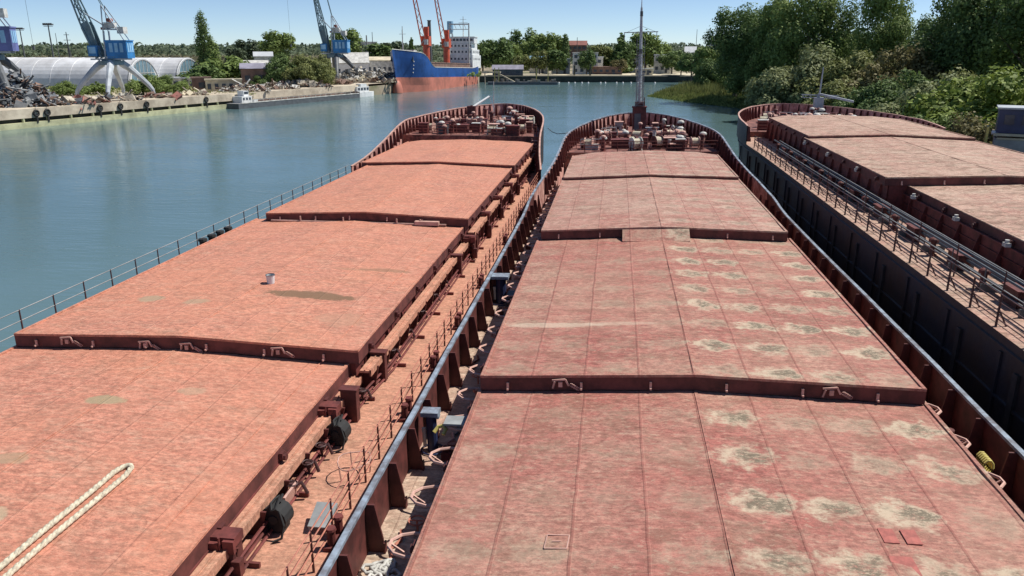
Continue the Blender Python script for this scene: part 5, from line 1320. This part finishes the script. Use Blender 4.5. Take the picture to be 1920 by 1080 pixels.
SH = [
 (1352, 272, 96, .7, 'leaf_dark', 2, 'dark bush at the water side foot of the first right bank tree'),
 (1400, 255, 112, .7, 'leaf_mid', 1, 'dark low bush beside the reeds'),
 (1440, 222, 100, .8, 'leaf_mid', 4, 'dark bush behind the right barge bow'),
 (1500, 178, 108, .9, 'leaf_grey', 2, 'grey green willow bush above the lowered mast'),
 (1545, 182, 78, .8, 'leaf_grey', 6, 'grey green willow bush behind the one above the lowered mast'),
 (1600, 175, 95, .8, 'leaf_olive', 3, 'olive bush right of the lowered mast'),
 (1640, 182, 78, .8, 'leaf_olive', 7, 'tall olive bush below the upright tree'),
 (1690, 170, 82, .75, 'leaf_brown', 4, 'brownish olive bush right of the upright tree'),
 (1590, 150, 150, .9, 'leaf_olive', 8, 'low olive bush just above the right barge bow rail'),
 (1660, 140, 150, .9, 'leaf_dark', 1, 'low dark bush behind the far right hatch cover'),
 (1720, 142, 122, .8, 'leaf_dark', 5, 'dark bush left of the big pale bush'),
 (1775, 122, 135, .85, 'leaf_grey', 3, 'big pale grey green bush left of the yellow one'),
 (1825, 128, 128, .75, 'leaf_olive', 9, 'olive bush between the pale and the yellow bush'),
 (1880, 118, 112, .8, 'leaf_yellow', 2, 'bright yellow green bush at the right edge'),
 (1935, 112, 100, .9, 'leaf_yellow', 7, 'bright yellow green bush cut by the right edge'),
 (1735, 108, 205, 1.0, 'leaf_dark', 2, 'low dark bush behind the right barge rail'),
 (1800, 100, 215, 1.0, 'leaf_mid', 4, 'low green bush left of the navy cabin'),
 (1850, 92, 208, .7, 'leaf_brown', 6, 'brownish creeper bush on the left of the navy cabin'),
 (1925, 88, 222, .7, 'leaf_brown', 8, 'brownish creeper bush on the right of the navy cabin'),
]
for (x, D, yt, ws, mt, sd_, lb) in SH: tree(x, D, 1.2, yt, ws*1.25, 'shrub', mt, sd_, lb, n=17000, leaf=.042, grp=GB)
# left bank
LG = 'trees on the left shore'
for (x, D, yt, ws, kd, mt, sd_, lb, n, lf) in [
 (381, 285, 28, .85, 'poplar', 'leaf_dark', 1, 'tall slender poplar right of the vaulted warehouses', 7000, .022),
 (398, 282, 72, 1.2, 'poplar', 'leaf_mid', 3, 'shorter poplar leaning on the tall one', 4000, .03),
 (420, 275, 98, 1.5, 'shrub', 'leaf_mid', 2, 'green bush right of the poplars', 4000, .1),
 (375, 265, 118, 1.3, 'shrub', 'leaf_dark', 3, 'dark bush at the foot of the poplars', 3500, .1),
 (265, 228, 138, 1.5, 'shrub', 'leaf_mid', 4, 'green bush under the first glazed arch', 4000, .1),
 (300, 226, 138, 1.3, 'shrub', 'leaf_mid', 1, 'green bush left of the second glazed arch', 4000, .1),
 (172, 236, 152, 1.3, 'shrub', 'leaf_mid', 5, 'low green bush behind the nearest crane', 3000, .1),
 (118, 232, 150, 1.5, 'shrub', 'leaf_mid', 6, 'low green bush left of the nearest crane', 3000, .1),
 (532, 265, 97, 1.0, 'shrub', 'leaf_dark', 6, 'dark tree mass right of the dark grey hall', 6000, .09),
 (572, 262, 93, 1.0, 'shrub', 'leaf_olive', 7, 'olive tree left of the far crane', 6000, .09),
 (595, 268, 100, .8, 'shrub', 'leaf_olive', 3, 'smaller olive tree touching the far crane', 5000, .09),
 (496, 262, 130, 1.3, 'shrub', 'leaf_dark', 2, 'dark low bush before the dark grey hall', 3000, .1),
 (518, 520, 62, 1.25, 'round', 'leaf_mid', 1, 'large round tree on the skyline above the dark grey hall', 5000, .06),
 (648, 480, 58, 1.2, 'round', 'leaf_mid', 2, 'round tree right behind the far crane cab', 5000, .06),
 (440, 520, 92, 1.4, 'round', 'leaf_far', 3, 'pale far tree right of the poplars', 3000, .08),
 (462, 560, 78, 1.4, 'round', 'leaf_far', 4, 'far tree on the ridge left of the round skyline tree', 3000, .08),
 (712, 430, 86, 1.6, 'round', 'leaf_dark', 3, 'dark far tree above the rubble heaps', 3000, .08),
 (735, 440, 80, 1.4, 'round', 'leaf_far', 2, 'far tree behind the blue ship bow', 3000, .08),
 (771, 470, 72, 1.0, 'fir', 'leaf_dark', 2, 'small dark fir left of the first orange ship crane', 2500, .08),
]: tree(x, D, 3.2, yt, ws, kd, mt, sd_, lb, n=n, leaf=lf, grp=LG)
FG = 'trees on the far shore'
for (x, D, yt, ws, kd, mt, sd_, lb) in [
 (905, 430, 82, 1.3, 'round', 'leaf_mid', 1, 'round tree right behind the ship superstructure'),
 (930, 410, 74, 1.3, 'round', 'leaf_dark', 2, 'dark round tree right of the ship stern'),
 (955, 440, 84, 1.4, 'round', 'leaf_mid', 3, 'mid green tree right of the dark round one behind the ship'),
 (980, 470, 60, 1.1, 'round', 'leaf_dark', 4, 'highest dark tree left of the beige block'),
 (1003, 455, 70, 1.1, 'round', 'leaf_mid', 0, 'green tree behind the beige block'),
 (1030, 450, 66, 1.2, 'round', 'leaf_mid', 1, 'broad tree above the pale blue roof'),
 (1012, 385, 96, 1.1, 'round', 'leaf_olive', 2, 'olive quayside tree by the first dark pile'),
 (1045, 386, 97, 1.2, 'round', 'leaf_dark', 3, 'dark quayside tree left of the kiosk building'),
 (978, 385, 106, 1.4, 'round', 'leaf_olive', 4, 'low olive tree above the pontoon'),
 (1060, 440, 68, 1.0, 'poplar', 'leaf_dark', 0, 'thin dark cypress left of the red roofed block'),
 (1101, 381, 95, .9, 'round', 'leaf_dark', 2, 'dark round tree in front of the tall white quayside building'),
 (1128, 415, 88, 1.5, 'round', 'leaf_olive', 3, 'olive tree right of the tall white quayside building'),
 (1150, 415, 90, 1.5, 'round', 'leaf_mid', 4, 'green tree above the long low brown shed'),
 (1164, 405, 64, 1.5, 'fir', 'leaf_dark', 0, 'pointed dark conifer left of the bow mast'),
 (1178, 410, 82, 1.3, 'round', 'leaf_dark', 1, 'dark tree at the foot of the pointed conifer'),
 (1162, 384, 112, 1.4, 'round', 'leaf_brown', 2, 'dark brown bushy tree right of the brown shed'),
 (1212, 420, 66, 1.3, 'round', 'leaf_mid', 3, 'large round tree directly behind the bow mast'),
 (1232, 430, 84, 1.4, 'round', 'leaf_mid', 4, 'green tree right behind the bow mast'),
 (1262, 400, 98, 1.5, 'round', 'leaf_dark', 0, 'dark tree right of the pale two storey house'),
 (1280, 380, 105, 1.4, 'round', 'leaf_mid', 1, 'green tree on the far shore left of the cape'),
 (1300, 350, 100, 1.3, 'round', 'leaf_dark', 2, 'dark tree behind the cape bushes'),
 (1330, 330, 92, 1.3, 'round', 'leaf_mid', 3, 'green tree behind the first right bank tree'),
]: tree(x, D, 3.0, yt, ws, kd, mt, sd_, lb, n=3500, leaf=.06 if kd != 'poplar' else .04, grp=FG)

# the far wood: one mass on the ridge and behind the harbour
def wood(name, label, x0, x1, D0, D1, z0, z1, n, leaf, mat, seed, ztop):
    rnd = random.Random(seed); V = []; Fc = []
    for k in range(n):
        x = rnd.uniform(x0, x1); D = rnd.uniform(D0, D1); t_ = (D-D0)/(D1-D0)
        g0 = z0+(z1-z0)*t_; top = ztop*(.55+.45*noise.noise(Vector((x*.03, D*.012, seed)))+.3*noise.noise(Vector((x*.11, D*.05, seed))))
        p = xy(x, D, g0+max(.5, top)*math.sqrt(rnd.random()))
        nr = Vector((rnd.uniform(-1, 1), rnd.uniform(-1.4, .6), rnd.uniform(0, 1.5))).normalized(); u = nr.cross(Vector((rnd.uniform(-1, 1), rnd.uniform(-1, 1), rnd.uniform(-1, 1)))).normalized(); v_ = nr.cross(u)
        s_ = leaf*rnd.uniform(.5, 1.3); i0 = len(V); V += [p-u*s_*.5, p+v_*s_*.4, p+u*s_*.5, p-v_*s_*.4]; Fc.append((i0, i0+1, i0+2, i0+3))
    me = bpy.data.meshes.new(name); me.from_pydata([tuple(v) for v in V], [], Fc); me.materials.append(M[mat]); me.update()
    o = link(name, me); o['kind'] = 'stuff'; o['label'] = label; o['category'] = 'wood'
    return o
wood('far_wood', 'continuous dark wood along the far ridge', -250, 2300, 1000, 1250, 4, 15, 26000, 4.5, 'leaf_far', 1, 9)
wood('dry_scrub', 'brown dry scrub below the far ridge', -250, 900, 620, 990, 2.8, 3.2, 12000, 3.5, 'leaf_farbrown', 2, 4.5)
wood('middle_wood', 'green tree belt behind the far quay buildings', 640, 1500, 480, 640, 3, 5, 16000, 2.0, 'leaf_far', 3, 10)
wood('left_thicket', 'low green growth behind the warehouses', -150, 900, 330, 430, 3, 3, 9000, 1.4, 'leaf_mid', 4, 3.6)
wood('quay_weeds', 'weeds and grass between the scrap on the quay', 60, 470, 225, 285, 3.2, 3.4, 9000, .55, 'leaf_olive', 5, 1.3)

# reeds and grass along the right bank
def reeds(name, label, seed, pts, n, h, wdt, mat, spread):
    rnd = random.Random(seed); V = []; Fc = []
    P_ = along([(a, b_, 0) for a, b_ in pts], 1.0)
    for k in range(n):
        q = rnd.choice(P_); off_ = rnd.random()**1.3*spread; x = q.x+off_+rnd.uniform(-.5, .5); y = q.y+rnd.uniform(-1.5, 1.5)
        hh_ = h*rnd.uniform(.5, 1.1)*(.45+.55*min(1, off_/(spread*.35)))*(.8+.5*noise.noise(Vector((x*.25, y*.25, seed)))); a = rnd.uniform(0, 3.14); hh_ = max(.35, hh_); lx, ly = rnd.uniform(-.3, .3)*hh_, rnd.uniform(-.3, .3)*hh_
        zb_ = min(1.4, off_*.16); i0 = len(V)
        V += [Vector((x-wdt*math.cos(a), y-wdt*math.sin(a), zb_)), Vector((x+wdt*math.cos(a), y+wdt*math.sin(a), zb_)), Vector((x+lx, y+ly, zb_+hh_))]; Fc.append((i0, i0+1, i0+2))
    me = bpy.data.meshes.new(name); me.from_pydata([tuple(v) for v in V], [], Fc); me.materials.append(M[mat]); me.update()
    o = link(name, me); o['kind'] = 'stuff'; o['label'] = label; o['category'] = 'reeds'; return o
reeds('reeds', 'tall green reeds on the cape of the right bank', 1, [(24, 240), (12.5, 266), (17, 284), (30, 300)], 12000, 3.6, .2, 'leaf_olive', 20)
reeds('shore_grass', 'bright green grass along the waterline of the right bank', 2, [(40, 150), (42, 180), (34, 213), (21, 239), (10.5, 265)], 30000, 1.3, .2, 'reed', 13)
reeds('bank_grass', 'darker grass under the right bank trees', 3, [(44, 90), (50, 150), (52, 190), (42, 225)], 9000, 1.6, .2, 'leaf_mid', 22)
reeds('near_reeds', 'green reeds behind the right barge', 4, [(40, 60), (42, 100), (44, 140)], 7000, 2.6, .14, 'leaf_mid', 9)

# ------------------------------------------------------------------ landing stage cabin at the right edge
p = xy(1893, 78, 0); root = empty('tug_wheelhouse', (p.x+1.5, p.y, 1.2), R(-22)); tag(root, 'navy cabin with pale roof on a grey block behind the right barge', 'cabin')
zt_ = zat(186, 78)-1.2; zm = zat(225, 78)-1.2
mb = MB(); mb.box((0, 0, zm/2-.2), (2.6, 3.0, zm-.4)); mb.build('wall', 'grey', root)
mb = MB(); mb.box((.1, 0, zm-.08), (3.1, 3.4, .2)).box((.3, 0, zm-.4), (2.9, 3.2, .14)); mb.build('ledge', 'cream', root)
mb = MB(); mb.box((.5, 0, (zt_+zm)/2), (3.6, 3.0, zt_-zm-.1)); mb.build('upper_cabin', 'navy', root)
mb = MB(); mb.box((.6, 0, zt_+.06), (4.1, 3.5, .14)); mb.build('roof', 'cranegrey', root)
mb = MB(); mb.box((-.5, -1.53, (zt_+zm)/2+.15), (.7, .06, .8)).box((.8, -1.53, (zt_+zm)/2+.15), (.8, .06, .8)); mb.build('window', 'window', root)
mb = MB(); mb.box((-.2, -1.53, zm*.5), (.5, .06, 1.5)).box((.5, -1.53, zm*.5), (.35, .06, 1.5)); mb.build('door', 'greydk', root)
mb = MB(); mb.bar((-1.9, -1.4, 0), (-1.9, -1.4, zm+.5), .18).bar((-1.9, 1.3, 0), (-1.9, 1.3, zm+.5), .18).bar((-1.9, -1.4, zm*.6), (-1.9, 1.3, zm*.6), .12).bar((-1.9, -1.4, zm+.4), (-1.9, 1.3, zm+.4), .12).bar((1.6, -1.6, 0), (1.6, -1.6, zm), .2); mb.build('post_frame', 'yellow', root)
mb = MB(); mb.cone((-1.6, -1.3, zm+.05), (-1.2, -1.3, zm+.05), .16, .16, 8); mb.build('lamp', 'white', root)
